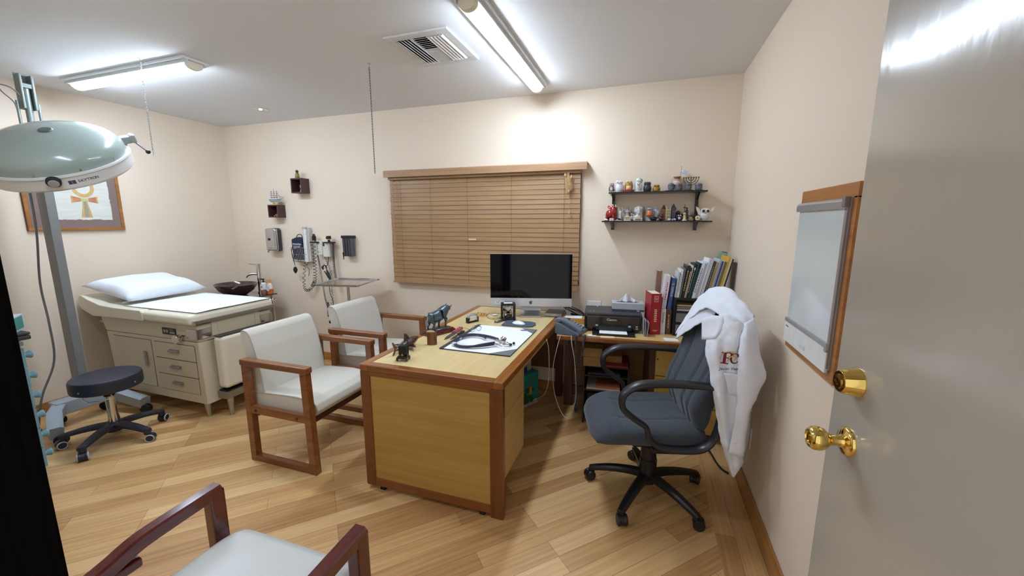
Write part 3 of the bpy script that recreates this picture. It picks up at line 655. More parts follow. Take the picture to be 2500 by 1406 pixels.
# sheet of exam paper and pillow
rnd = random.Random(2)
sh = []
for i in range(13):
    u = i/12; y = -.31+.64*u; row = []
    for j in range(15):
        v = j/14; x = -.28+.838*v
        z = mz+.0925+ (.004*math.sin(9*v+5*u)*v if 0 else 0)+rnd.uniform(0, .0025)*(1 if 0 < i < 12 else .3)+ (.006*max(0, -x-.1))
        row.append((x, y, z))
    sh.append(row)
o = B().grid(sh, sub=2).make('paper_sheet', P('white exam paper', (236, 241, 246), .7, var=.01), None, loc=(-3.78, 2.33, 0), mods={'SOLIDIFY': {'thickness': .0015, 'offset': 1}})
tag(o, 'white paper sheet spread over the seat of the examination couch', 'sheet')
def pillow(L_, W_, H_, n=18):
    b = B(); V = {}
    for s in (1, -1):
        for i in range(n+1):
            for j in range(n+1):
                u, v = i/n*2-1, j/n*2-1
                if s == -1 and (i in (0, n) or j in (0, n)): V[s, i, j] = V[1, i, j]; continue
                pin = 1-.10*(1-v*v)*abs(u)**6-.0; pin2 = 1-.12*(1-u*u)*abs(v)**6
                x, y = u*L_/2*pin, v*W_/2*pin2
                h = ((1-u**4)*(1-v**4))**.5
                z = s*H_/2*h*(1 if s > 0 else .55)+.006*math.sin(6*u+3*v)*h*math.cos(4*v)*(s > 0)
                V[s, i, j] = b.bm.verts.new((x, y, z))
        for i in range(n):
            for j in range(n):
                q = [V[s, i, j], V[s, i+1, j], V[s, i+1, j+1], V[s, i, j+1]]
                b.bm.faces.new(q if s > 0 else q[::-1])
    return b
t = thing('pillow', 'plump white pillow at the head of the examination couch', 'pillow', (-4.29, 2.33, mz+.19), R(6))
PILW = P('white pillowcase', (232, 238, 247), .85, var=.012, bump=.12, bscale=9)
o = pillow(.50, .68, .17).make('pillow_body', PILW, t, rot=(R(0), R(12), 0), sharp=180)
B().tube([(.16, -.315, -.045), (.185, -.16, -.03), (.19, 0, -.03), (.185, .16, -.03), (.16, .3, -.04)], .005, 6).make('case_hem', PILW, t, rot=(0, R(12), 0))

# ---------------------------------------------------------------- rolling stool
t = thing('rolling_stool', 'round dark navy stool on five casters in front of the couch', 'stool', (-3.57, 1.605, 0))
NV = P('dark navy vinyl', (40, 43, 58), .42, var=.05, bump=.05, bscale=200)
se = B().lathe([(0, .392), (.178, .392), (.188, .398), (.191, .41), (.191, .468), (.186, .482), (.172, .488), (0, .491)], n=56).make('seat', NV, t)
for a in (R(-70), R(20), R(110), R(200)): B().cyl((.189*math.cos(a), .189*math.sin(a), .43), (.194*math.cos(a), .194*math.sin(a), .43), .007, n=12).make('rivet', CHROME, se)
B().bx(-.20, -.185, -.035, .0, .42, .445, .003).make('seat_tab', RUBBER, se)
B().cyl((0, 0, .10), (0, 0, .34), .027, n=24).cyl((0, 0, .33), (0, 0, .395), .02, n=20).make('gas_column', CHROME, t)
B().cyl((0, 0, .33), (0, 0, .352), .031, n=24).bx(-.09, .09, -.09, .09, .378, .393, .003).make('collar', BLACK, t)
B().tube([(-.02, -.0, .362), (-.12, -.04, .366), (-.14, -.045, .364)], .005, 8).tube([(-.12, -.04, .366), (-.2, -.075, .352), (-.235, -.085, .342)], [.007, .013, .009], 10, flat=(.5, 1.2)).make('height_lever', BLACK, t)
B().tube([(-.1, -.1, .375), (-.10, -.10, .345), (.06, -.14, .345), (.13, -.05, .35), (.13, -.05, .375)], .003, 6, sub=2).make('wire_guard', CHROME, t)
BN = P('navy black nylon', (36, 38, 50), .4, var=.06)
def star(root, n, L_, h0, h1, w, ang, mat, cast, offs=0., tip=.5):
    hub = B().lathe([(0, h0-.05), (.045, h0-.05), (.05, h0-.02), (.045, h0+.012), (.03, h0+.02), (0, h0+.02)], n=24).make('hub', mat, root)
    for k in range(n):
        a = ang+k*2*PI/n; c, s = math.cos(a), math.sin(a)
        b = B(); pts = []
        for u in (.02, .3, .6, .85, 1.): pts.append((c*L_*u, s*L_*u, h0-.005+(h1-h0)*u**1.7+.008*math.sin(u*PI)))
        rings = []
        for (x, y, z), u in zip(cat(pts, 4), [i/16 for i in range(17)]):
            ww = w*(1-.42*u); hh = .022*(1-.25*u)
            sect = [(-ww, -hh*.7), (-ww, hh*.3), (-ww*.6, hh*.8), (ww*.6, hh*.8), (ww, hh*.3), (ww, -hh*.7)]
            rings.append([b.bm.verts.new((x-s*q, y+c*q, z+r)) for q, r in sect])
        for A, C in zip(rings, rings[1:]):
            for j in range(6): b.bm.faces.new([A[j], A[(j+1) % 6], C[(j+1) % 6], C[j]])
        b.bm.faces.new(rings[0][::-1]); b.bm.faces.new(rings[-1])
        b.cyl((c*L_*.95, s*L_*.95, h1-.03), (c*L_*.95, s*L_*.95, h1+.008), w*.58, n=16)
        b.make('base_arm', mat, root)
        cast(root, (c*L_*.95, s*L_*.95), a+offs*(k % 3-1))
def caster(root, p, a, r=.028, wd=.05, rim=True, mat=None):
    """twin-wheel caster with its swivel fork"""
    mat = mat or BN; c, s = math.cos(a), math.sin(a); x, y = p[0]+c*.014, p[1]+s*.014
    ax = Vector((-s, c, 0)); ctr = Vector((x, y, r))
    b = B().cyl((p[0], p[1], r), (p[0], p[1], r*2+.012), .007, n=10)
    b.cyl(ctr-ax*.010, ctr+ax*.010, r*.96, n=20)
    o = b.make('caster', mat, root)
    for sg in (-1, 1):
        q = B().lathe([(0, 0), (r*.93, 0), (r, .004), (r, wd*.5-.010-.004), (r*.9, wd*.5-.010), (0, wd*.5-.010)], ctr+ax*(sg*.010), 22, 0, ax*sg)
        q.make('wheel', mat, o)
        if rim: B().lathe([(r*.99, wd*.5-.013), (r*1.005, wd*.5-.010), (r*.90, wd*.5-.006), (r*.78, wd*.5-.008), (r*.8, wd*.5-.012)], ctr+ax*(sg*.010), 22, 0, ax*sg).make('wheel_rim', P('pale grey tyre', (176, 178, 178), .5), o)
star(t, 5, .285, .115, .088, .036, R(-62), BN, lambda r_, p, a: caster(r_, p, a+.6))

# ---------------------------------------------------------------- surgical lamp
t = thing('surgical_lamp', 'large sage green domed surgical lamp on a grey wheeled column', 'surgical lamp', (-4.17, 1.72, 0))
SAGE = P('sage green enamel', (148, 161, 155), .22, var=.015, scale=3, coat=.4)
LGREY = P('light blue grey enamel', (160, 168, 178), .35, var=.04, scale=12)
COLG = P('grey column enamel', (124, 124, 124), .35, var=.03, coat=.1)
B().bx(-.052, .052, -.028, .028, .12, 1.93, .008).make('column', COLG, t)
B().bx(-.056, .056, -.032, .032, .30, .345, .004).make('column_shoe', P('beige shoe', (178, 160, 132), .5), t)
def leg(y1, x1):
    b = B()
    P0 = [(-.0, -.13 if y1 < 0 else .12, .165), (.10, -.21 if y1 < 0 else .18, .14), (x1, y1, .095)]
    b.sweep(P0, [(-.045, -.035), (.03, -.04), (.04, -.022), (.04, .022), (.03, .04), (-.045, .035)], sub=1)
    return b.make('base_leg', LGREY, t)
l1, l2 = leg(-.31, .34), leg(.215, .34)
B().bx(-.06, .06, -.18, .17, .10, .205, .015).make('base_beam', LGREY, t)
for p in ((.33, -.30), (.33, .205), (-.07, -.14), (-.07, .14)): caster(t, p, R(40), .036, .044, False, BLKM)
tb = P('sage grey tube', (128, 140, 136), .3, .3)
B().cyl((0, 0, 1.93), (0, 0, 2.48), .019, n=20).make('arm_tube', tb, t)
for y in (-.05, .05): B().cyl((.0, y*1.05, 1.9), (.0, y*1.05, 2.38), .0085, n=12).make('side_rod', tb, t)
B().bx(-.03, .034, -.036, -.022, 2.33, 2.56, .004).bx(-.03, .034, .022, .036, 2.33, 2.56, .004).bx(-.034, -.022, -.036, .036, 2.33, 2.57, .004).bx(-.03, .03, -.03, .03, 2.47, 2.50, .003).make('top_bracket', P('bracket grey', (112, 122, 116), .4), t)
B().tube([(.02, -.03, 2.40), (.03, -.08, 2.45), (.0, -.125, 2.46), (-.0, -.115, 2.42), (.01, -.07, 2.36), (.0, -.055, 2.28)], .004, 8).make('arm_cable', P('grey cable', (104, 106, 104), .5), t)
B().tube([(-.05, -.055, 1.9), (-.05, -.06, 1.5), (-.10, -.075, 1.1), (-.06, -.085, .8), (-.08, -.09, .5), (-.10, -.18, .25), (-.12, -.22, .03), (-.05, -.24, .012)], .007, 8).make('power_cable', P('grey cable', (104, 106, 104), .5), t)
# lamp head, tilted so that its crown leans towards the doorway
hc = Vector((.77, -.242, 1.97)); az = R(-58.5); tilt = R(30)
nrm = Vector((math.sin(tilt)*math.cos(az), math.sin(tilt)*math.sin(az), math.cos(tilt)))
hr = Vector((0, 0, 1)).rotation_difference(nrm).to_euler()
RD = .322; HD = .15
dome = [(0, HD)]+[(RD*math.sin(a), HD*math.cos(a)) for a in [PI/2*k/16 for k in range(1, 17)]]+[(RD+.002, -.028), (RD-.01, -.03)]
hd = B().lathe(dome, n=64).make('lamp_head', SAGE, t, loc=hc, rot=hr)
B().lathe([(RD+.001, -.026), (RD+.016, -.026), (RD+.018, -.036), (RD+.012, -.042), (RD+.012, -.100), (RD-.004, -.116), (RD-.03, -.118), (RD-.03, -.028)], n=64).make('rim_ring', P('pale grey rim', (214, 214, 212), .3, var=.02), hd)
B().lathe([(0, -.055), (RD-.03, -.07), (RD-.03, -.085), (0, -.07)], n=48).make('lens', P('lamp glass', (210, 214, 214), .15), hd)
fk = Vector((math.sin(R(0)), 0, 0))
va = R(-12)
vx = Vector((math.cos(va)*.08, math.sin(va)*.08, 0)); 
B().lathe([(0, .0075), (.027, .006), (.033, .0), (.03, -.006)], (vx.x, vx.y, HD*math.sqrt(1-(.08/RD)**2)), 24, 0, (vx.x/RD**2, vx.y/RD**2, HD/HD**2)).make('vent_cap', P('dark vent mesh', (86, 92, 90), .5, bump=.5, bscale=400), hd)
ka = R(-34); kd = Vector((math.cos(ka), math.sin(ka), 0))
kk = B().lathe([(.026, 0), (.031, .006), (.031, .024), (.026, .03), (0, .03)], kd*(RD+.012)+Vector((0, 0, -.045)), 24, 0, kd+Vector((0, 0, -.25))).make('focus_knob', BLKM, hd)
B().lathe([(0, .0305), (.023, .0305), (.022, .034), (0, .034)], kd*(RD+.012)+Vector((0, 0, -.045)), 24, 0, kd+Vector((0, 0, -.25))).make('knob_face', P('knob face', (170, 166, 168), .4), kk)
LBL = P('dark blue print', (60, 66, 90), .5)
for k in range(2):
    a = R(-24+2.8*k); dd = Vector((math.cos(a), math.sin(a), 0))
    B().box(dd*(RD+.0115)+Vector((0, 0, -.070)), (.0012, .015, .022), rot=(0, 0, a)).make('maker_badge', LBL, hd)
for k, ch_ in enumerate('SKYTRON'):
    a = R(-17.5+2.35*k); dd = Vector((math.cos(a), math.sin(a), 0))
    text('maker_lettering', ch_, .021, dd*(RD+.0125)+Vector((0, 0, -.070)), (PI/2, 0, a+PI/2), LBL, hd, sx=1.05)
ha = R(74); hdv = Vector((math.cos(ha), math.sin(ha), 0))
hb = B().box(hdv*(RD+.022)+Vector((0, 0, .0)), (.055, .05, .045), .008, rot=(0, 0, ha)).make('handle_bracket', P('handle bracket', (150, 164, 160), .35, .2), hd)
B().box(hdv*(RD+.058)+Vector((0, 0, .002)), (.03, .055, .055), .01, rot=(0, 0, ha)).make('bracket_block', P('satin block', (176, 180, 180), .3, .4), hb)
e0 = hdv*(RD+.06)+Vector((0, 0, -.02)); e1 = hdv*(RD+.105)+Vector((.04, -.02, -.085))
hl_ = B().cyl(e0, e1, .006, n=10).make('lever', GREYM, hb)
B().ell(e1, .014).make('lever_tip', BLACK, hl_)
for a in (0, 1, 2, 3, 4, 5): 
    aa = R(-80+34*a); dd = Vector((math.cos(aa), math.sin(aa), 0)); B().cyl(dd*(RD-.001)+Vector((0, 0, -.015)), dd*(RD+.005)+Vector((0, 0, -.015)), .006, n=10).make('rim_screw', CHROME, hd)
# yoke that carries the head from the column
yk = B()
yk.tube([(.0, 0, 2.02), (.14, -.04, 2.0), (.30, -.09, 1.98), (.48, -.15, 1.965)], .02, 12, sub=4)
yk.bx(-.05, .05, -.05, .05, 1.93, 2.06, .01)
yk.make('yoke_arm', tb, t)

# ---------------------------------------------------------------- washbasin
t = thing('glass_vanity', 'black glass washstand shelf on chrome legs in the back left corner', 'washstand', (-4.17, 3.12, 0))
BGL = P('black glass', (20, 20, 24), .05, coat=1.)
B().bx(-.36, .30, -.26, .17, .755, .767, .002).make('glass_top', BGL, t)
for x in (-.32, .26):
    for y in (-.22, .13): B().cyl((x, y, 0), (x, y, .755), .016, n=14).make('leg', CHROME, t)
B().bx(-.33, .27, -.235, .145, .25, .258, .002).make('lower_shelf', BGL, t)
rg = B().tube([(.345+.075*math.cos(a)*.6, .02+.075*math.sin(a), .715) for a in [2*PI*k/14 for k in range(14)]], .006, 8, closed=True, sub=2).make('towel_ring', CHROME, t)
b = B().lathe([(0, .768), (.085, .768), (.10, .772), (.175, .825), (.208, .878), (.214, .892), (.209, .893), (.200, .876), (.165, .828), (.09, .785), (0, .780)], (-4.17, 3.05, 0), 56, sx=1., sy=.9)
o = b.make('washbasin', P('dark brown glazed basin', (70, 54, 50), .14, var=.05, coat=.6), None)
tag(o, 'oval dark brown vessel basin standing on the black glass shelf', 'washbasin')
t = thing('basin_tap', 'tall chrome single lever tap behind the brown basin', 'tap', (-4.07, 3.252, .7675))
B().cyl((0, 0, 0), (0, 0, .285), .022, n=24).cyl((0, 0, 0), (0, 0, .012), .03, n=24).cyl((0, 0, .285), (0, 0, .325), .0235, n=24).make('tap_body', CHROME, t)
B().tube([(-.01, -.0, .21), (-.05, -.04, .214), (-.085, -.068, .202), (-.10, -.08, .182)], [.014, .014, .014, .016], 14).make('spout', CHROME, t)
B().cyl((0, 0, .316), (-.11, -.02, .322), .0055, n=10).make('lever', CHROME, t)
t = thing('soap_bottle', 'white pump bottle with a dark star label beside the basin', 'bottle', (-3.965, 3.21, .7675), 0, 'bottles beside the basin')
B().lathe([(0, 0), (.026, 0), (.028, .006), (.028, .05)], n=20).lathe([(.028, .05), (.028, .11), (.022, .122), (.011, .128), (0, .128)], n=20, m=1).make('bottle_body', [P('soap brown liquid', (150, 100, 84), .2), P('clear white plastic', (222, 224, 230), .2)], t)
B().bx(-.018, .018, -.0295, -.0275, .045, .105).make('label_sticker', WHITE, t)
B().prism([(math.cos(PI/2+k*PI/5)*(.012 if k % 2 == 0 else .005), .08+math.sin(PI/2+k*PI/5)*(.012 if k % 2 == 0 else .005)) for k in range(10)], -.0305, -.0294, 'xz').make('star_mark', BLKM, t)
B().cyl((0, 0, .128), (0, 0, .16), .006, n=10).bx(-.035, .01, -.008, .008, .155, .168, .003).cyl((0, 0, .126), (0, 0, .138), .013, n=14).make('pump', BLACK, t)
t = thing('soap_bottle', 'orange liquid soap pump bottle with a round blue label', 'bottle', (-3.908, 3.235, .7675), 0, 'bottles beside the basin')
B().lathe([(0, 0), (.034, 0), (.037, .006), (.037, .055)], n=20, sy=.7).lathe([(.037, .055), (.035, .09), (.02, .115), (.012, .12), (0, .12)], n=20, m=1, sy=.7).make('bottle_body', [P('orange soap', (206, 106, 48), .15), P('pale orange plastic', (232, 206, 190), .15)], t)
B().cyl((0, -.0262, .058), (0, -.028, .058), .026, n=24).make('label_sticker', P('pale blue label', (200, 214, 232), .4), t)
B().cyl((0, 0, .12), (0, 0, .15), .006, n=10).bx(-.03, .012, -.009, .009, .146, .16, .003).cyl((0, 0, .118), (0, 0, .132), .014, n=14).make('pump', P('orange cap', (230, 160, 70), .35), t)
# ---------------------------------------------------------------- instrument tray stand
t = thing('tray_stand', 'stainless instrument tray on a chrome post between chair and wall', 'tray stand', (-2.70, 3.07, 0), R(12))
tw, td_ = .20, .195
tr = B().bx(-tw, tw, -td_, td_, .972, .975)
sec_ = [(.0, 0), (.014, .012), (.016, .022), (.012, .022)]
for sg in (-1, 1):
    tr.prism([(sg*tw, .972), (sg*(tw+.018), .986), (sg*(tw+.024), .986), (sg*(tw+.024), .982), (sg*(tw+.004), .969)], -td_-.02, td_+.02, 'xz')
    tr.prism([(sg*td_, .972), (sg*(td_+.018), .986), (sg*(td_+.024), .986), (sg*(td_+.024), .982), (sg*(td_+.004), .969)], -tw-.02, tw+.02, 'yz')
tr.make('tray', STEELM, t)
B().tube([(-.17, -.15, .962), (.17, -.15, .962), (.17, .15, .962), (-.17, .15, .962)], .006, 8, sub=1, closed=True).make('tray_frame', CHROME, t)
B().prism([(-.11, .965), (.09, .965), (.06, .945), (-.08, .945)], -.03, .03, 'xz').make('frame_bracket', P('tan plastic underside', (170, 130, 96), .5), t)
B().cyl((.0, 0, .04), (.0, 0, .96), .014, n=16).cyl((0, 0, .04), (0, 0, .62), .019, n=16).cyl((0, 0, .60), (0, 0, .65), .026, n=16).bx(-.075, -.0, -.008, .008, .615, .63, .002).make('post', CHROME, t)
B().tube([(-.22, -.22, .035), (0, -.0, .045), (.22, -.22, .035)], .016, 10, sub=4).tube([(0, 0, .04), (0, .20, .035)], .016, 10, sub=1).make('stand_base', CHROME, t)
for p in ((-.22, -.22), (.22, -.22), (0, .2)): caster(t, p, R(30), .018, .03, False, BLKM)
# ---------------------------------------------------------------- armchairs
def armchair(label, loc, rz, wm=None, group='cream armchairs'):
    """faces +x; origin on the floor under the middle of the seat"""
    wm = wm or CHAIRW
    t = thing('armchair', label, 'chair', loc, rz, group)
    hw = .295
    for s in (-1, 1):
        y0, y1 = s*hw-.022, s*hw+.022
        b = B()
        b.prism([(-.275, .0), (-.225, .0), (-.225, .66), (-.275, .66)], y0, y1, 'xz', bev=.006)
        b.prism([(.27, .0), (.215, .0), (.20, .66), (.25, .66)], y0, y1, 'xz', bev=.006)
        b.bx(-.235, .23, y0+.002, y1-.002, .0, .042, .005).bx(-.235, .22, y0+.003, y1-.003, .335, .385, .005)
        o = b.make('side_frame', wm, t)
        B().bx(-.282, .258, y0-.004, y1+.004, .655, .695, .008, seg=3).make('armrest', wm, t)
        for x in (-.19, .15): B().cyl((x, s*(hw+.022), .36), (x, s*(hw+.0245), .36), .008, n=12).make('screw_plug', DARKW, o)
        for x, z in ((-.262, .60), (.222, .645)): B().cyl((x, s*(hw+.022), z), (x, s*(hw+.0242), z), .005, n=10).make('screw_plug', DARKW, o)
    B().bx(.165, .205, -.275, .275, .30, .365, .005).bx(-.25, -.215, -.275, .275, .30, .365, .005).bx(-.24, .19, -.03, .03, .31, .35, .003).make('seat_rail', DARKW, t)
    # seat: box cushion with waterfall front
    sec = [(-.25, .362), (.20, .355), (.245, .365), (.268, .40), (.255, .44), (.21, .468), (.10, .478), (-.25, .458)]
    sc = B().prism(sec, -.262, .262, 'xz', bev=.01).make('seat_cushion', VINYL, t)
    for s in (-1, 1): B().tube([(-.24, s*.262, .457), (.0, s*.262, .468), (.10, s*.262, .47), (.21, s*.262, .46), (.25, s*.262, .438), (.264, s*.262, .40)], .0035, 6, sub=3).make('seat_piping', PIPE, sc)
    B().tube([(-.0, 0, 0)]*2 if 0 else [(.246, -.258, .44), (.247, .258, .44)], .002, 5, sub=1).make('front_seam', PIPE, sc)
    # back: leaning slab
    bs = [(-.165, .44), (-.185, .60), (-.215, .74), (-.25, .84), (-.275, .865), (-.31, .868), (-.335, .845), (-.325, .78), (-.285, .62), (-.265, .42)]
    bk = B().prism(bs, -.256, .256, 'xz', bev=.011).make('back_cushion', VINYL, t)
    for s in (-1, 1):
        B().tube([(-.17, s*.256, .46), (-.19, s*.256, .60), (-.22, s*.256, .74), (-.255, s*.256, .835), (-.285, s*.256, .86), (-.315, s*.256, .858)], .0035, 6, sub=3).make('back_piping', PIPE, bk)
    return t
c1 = armchair('cream vinyl armchair with walnut frame nearest the front of the desk', (-2.118, 2.035, 0), 0)
c2 = dup(c1, (-2.135, 2.80, 0), R(0), 'cream vinyl armchair farther back, beside the tray stand')
# ---------------------------------------------------------------- foreground mahogany armchair (faces +y)
t = thing('mahogany_armchair', 'glossy dark red mahogany armchair with cream seat, nearest the camera', 'chair', (-1.045, .56, 0), 0)
for s in (-1, 1):
    x = s*.295
    pts = [(x, .275, .655), (x, .20, .653), (x, .08, .648), (x, .03, .641), (x, -.03, .622), (x, -.09, .612), (x, -.24, .608), (x, -.36, .606)]
    b = B().sweep(pts, [(-.022, -.020), (.012, -.022), (.018, -.016), (.018, .016), (.012, .022), (-.022, .020)], sub=4)
    b.bx(x-.018, x+.018, -.36, .045, .572, .602, .008)
    b.make('armrest', MAHOG, t)
    B().bx(x-.022, x+.022, .235, .285, .0, .66, .008).make('front_leg', MAHOG, t)
    B().bx(x-.02, x+.02, -.37, -.325, .0, .625, .006).make('back_leg', MAHOG, t)
    B().bx(x-.018, x+.018, -.33, .24, .34, .385, .004).make('side_rail', MAHOG, t)
B().bx(-.275, .275, .225, .258, .35, .395, .004).bx(-.275, .275, -.36, -.33, .35, .395, .004).make('cross_rail', MAHOG, t)
def cushion(hx, hy0, hy1, z0, z1, bev):
    b = B(); n = 20; V = []
    for i in range(n+1):
        row = []
        for j in range(n+1):
            u, v = i/n*2-1, j/n*2-1
            x = hx*u; y = hy0+(hy1-hy0)*(j/n)
            e = (1-abs(u)**8)*(1-abs(v)**8)
            cr = max(0, abs(u)-.82)/.18; cv = max(0, abs(v)-.85)/.15
            if cr > 0 and cv > 0:
                k = math.hypot(cr, cv)
                if k > 1: x -= hx*.18*(cr-cr/k)*(1 if u > 0 else -1); y -= (hy1-hy0)*.5*.15*(cv-cv/k)*(1 if v > 0 else -1)
            row.append(b.bm.verts.new((x, y, z1-(1-e**.5)*(z1-z0)*.8)))
        V.append(row)
    for i in range(n):
        for j in range(n): b.bm.faces.new([V[i][j], V[i+1][j], V[i+1][j+1], V[i][j+1]])
    ed = [e for e in b.bm.edges if e.is_boundary]
    g = bmesh.ops.extrude_edge_only(b.bm, edges=ed)['geom']
    for v in g:
        if isinstance(v, bmesh.types.BMVert): v.co.z = z0
    bmesh.ops.holes_fill(b.bm, edges=[e for e in b.bm.edges if e.is_boundary])
    return b
cushion(.27, -.34, .33, .395, .535, .02).make('seat_cushion', P('pale grey vinyl', (212, 214, 212), .4, var=.015, scale=6, bump=.03, bscale=200), t, sharp=60)
# ---------------------------------------------------------------- desk
t = thing('desk', 'large oak topped desk with orange brown hardwood edges in the middle of the room', 'desk', (-1.06, 1.735, 0))
x0, x1, y0, y1, zt = -.43, .43, 0, 1.665, .765
B().bx(x0+.055, x1-.055, y0+.05, y1-.03, zt-.03, zt, 0).make('desktop', OAK, t, flat=True)
B().bx(x0, x0+.056, y0, y1, zt-.042, zt+.0015, .009, seg=3).make('left_edge_strip', TRIM, t)
B().bx(x1-.056, x1, y0, y1, zt-.042, zt+.0015, .009, seg=3).make('right_edge_strip', TRIM, t)
B().bx(x0+.05, x1-.05, y0, y0+.052, zt-.042, zt+.001, .009, seg=3).make('front_edge_strip', TRIMX, t)
B().bx(x0+.05, x1-.05, y1-.032, y1, zt-.042, zt+.001, .009, seg=3).make('back_edge_strip', TRIMX, t)
ep = B().bx(x0+.06, x1-.06, y0+.006, y0+.03, .06, .70).make('end_panel', OAKX, t, flat=True)
B().bx(x0+.002, x0+.068, y0+.001, y0+.04, .02, zt-.04, .005).make('corner_stile', TRIMZ, t)
B().bx(x1-.075, x1-.002, y0+.001, y0+.04, .0, zt-.04, .005).make('corner_stile', TRIMZ, t)
B().bx(x0+.06, x1-.07, y0+.003, y0+.036, .022, .076, .004).make('bottom_rail', TRIMX, t)
B().bx(x0+.06, x1-.07, y0+.003, y0+.036, .700, zt-.04, .003).make('top_rail', TRIMX, t)
B().bx(x0+.09, x0+.12, y0+.008, y0+.035, 0, .024).bx(x1-.14, x1-.11, y0+.008, y0+.035, 0, .024).make('glide', RUBBER, t)
B().bx(x0+.09, x1-.03, y0+.04, .435, .18, zt-.042, .002).make('drawer_cabinet', OAKV, t)
dg = P('dark gap', (60, 48, 36), .8)
for nm, a, z in (('drawer', .185, .537), ('drawer', .545, .712)):
    B().bx(x1-.031, x1-.020, y0+.045, .43, a, z, .003).make(nm, OAKV, t)
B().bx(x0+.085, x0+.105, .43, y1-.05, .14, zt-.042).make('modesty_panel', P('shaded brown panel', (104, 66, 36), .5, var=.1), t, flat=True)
B().bx(x0+.02, x0+.08, y1-.07, y1-.01, 0, zt-.04, .004).bx(x1-.075, x1-.015, y1-.09, y1-.03, 0, zt-.04, .004).make('back_leg', DARKW, t)
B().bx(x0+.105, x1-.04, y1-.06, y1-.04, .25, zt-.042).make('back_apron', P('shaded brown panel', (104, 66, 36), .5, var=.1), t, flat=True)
B().bx(x1-.045, x1-.025, .435, y1-.09, zt-.085, zt-.042, .002).make('side_rail', OAKV, t)
# ---------------------------------------------------------------- side desk along the back wall
CZ = .73
t = thing('side_desk', 'lower oak side desk with brown front edge along the back wall', 'desk', (-.585, 2.765, 0), R(4.2))
L_ = 1.17; D_ = .52
B().bx(0, L_, .03, D_, CZ-.028, CZ).make('desktop', wood('oak side desktop', (206, 172, 108), (222, 192, 134), 'x', .3, .2), t, flat=True)
B().bx(0, L_, 0, .034, CZ-.036, CZ+.001, .008, seg=3).make('front_edge_strip', TRIMX, t)
B().bx(.02, .09, .40, .47, 0, CZ-.03, .004).make('leg', DARKW, t)
B().bx(.015, .085, .034, .40, CZ-.085, CZ-.028, .003).make('support_rail', DARKW, t)
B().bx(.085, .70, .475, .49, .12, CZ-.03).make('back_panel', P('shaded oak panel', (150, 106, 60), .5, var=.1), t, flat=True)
B().bx(.085, .70, .44, .474, .10, .16, .003).make('stretcher', DARKW, t)
B().bx(.66, .70, .04, .48, 0, CZ-.03, .003).make('divider_panel', DARKW, t)
dr = B().bx(.70, L_-.01, .05, .49, .06, CZ-.03, .003).make('drawer_cabinet', OAKV, t)
for a, z in ((.075, .255), (.262, .468), (.475, .69)):
    q = B().bx(.705, L_-.015, .036, .052, a, z, .003).make('drawer', OAKX, t)
B().cyl((.715, .036, .60), (.715, .026, .60), .006, n=10).make('drawer_lock', CHROME, t)
def CRD(x, y, z=CZ):           # a point on the side desk in room coordinates
    a = R(4.2); return (-.585+x*math.cos(a)-y*math.sin(a), 2.765+x*math.sin(a)+y*math.cos(a), z)
# ---------------------------------------------------------------- computer and things on the desk
DZ = .7665
ALU = P('silver aluminium', (196, 198, 202), .32, .6, var=.015)
t = thing('desktop_computer', 'silver all-in-one computer with a large black screen on the desk', 'computer', (-.90, 3.19, DZ), R(15))
B().bx(-.335, .335, -.115, -.095, .095, .53, .006).prism([(-.325, .1), (.325, .1), (.30, .52), (-.30, .52)], -.10, -.075, 'xz', bev=.01).make('screen_case', ALU, t)
sc_ = t.children[0]
B().bx(-.333, .333, -.1165, -.1145, .165, .528, .002).make('screen_glass', P('black screen glass', (7, 7, 14), .05, spec=.25, var=0), sc_)
B().bx(-.335, .335, -.1162, -.1148, .097, .164, .003).make('chin', P('silver chin', (200, 202, 205), .35, .35, var=.01), sc_)
LG = P('dark grey logo', (66, 68, 74), .4)
lg = B()
apple = [(0, .010), (.006, .0125), (.0115, .010), (.0135, .005), (.0105, .0035), (.0095, -.0015), (.0125, -.006), (.0085, -.0135), (.004, -.015), (0, -.0135), (-.004, -.015), (-.0085, -.0135), (-.0135, -.005), (-.0135, .005), (-.009, .011)]
lg.prism([(x*.95, .130+z*.95) for x, z in apple], -.1172, -.1161, 'xz').prism([(0, .142), (.002, .1485), (.0065, .151), (.005, .1445)], -.1172, -.1161, 'xz')
lg.make('logo', LG, sc_)
B().cyl((0, -.1166, .519), (0, -.1158, .519), .003, n=10).make('camera_dot', P('camera dot', (40, 42, 60), .2), sc_)
st = B().bx(-.295, -.215, -.1168, -.116, .115, .140).make('sticker', P('white sticker', (226, 226, 222), .6), sc_)
for k, w_ in ((0, .03), (1, .02)): B().bx(-.285, -.285+w_, -.1174, -.1167, .131-.006*k, .1335-.006*k).make('sticker_print', GREYM, st)
b = B(); pr = [(-.095, .004), (-.02, .0045), (.06, .02), (.08, .10), (.04, .26)]
for (ya, za), (yb_, zb) in zip(pr, pr[1:]):
    b.prism([(ya, za-.004), (yb_, zb-.004), (yb_, zb+.004), (ya, za+.004)], -.085, .085, 'yz')
b.bx(-.085, .085, -.10, .08, 0, .006, .002).bx(-.06, .06, -.08, .06, .2, .3)
b.make('stand', ALU, t)
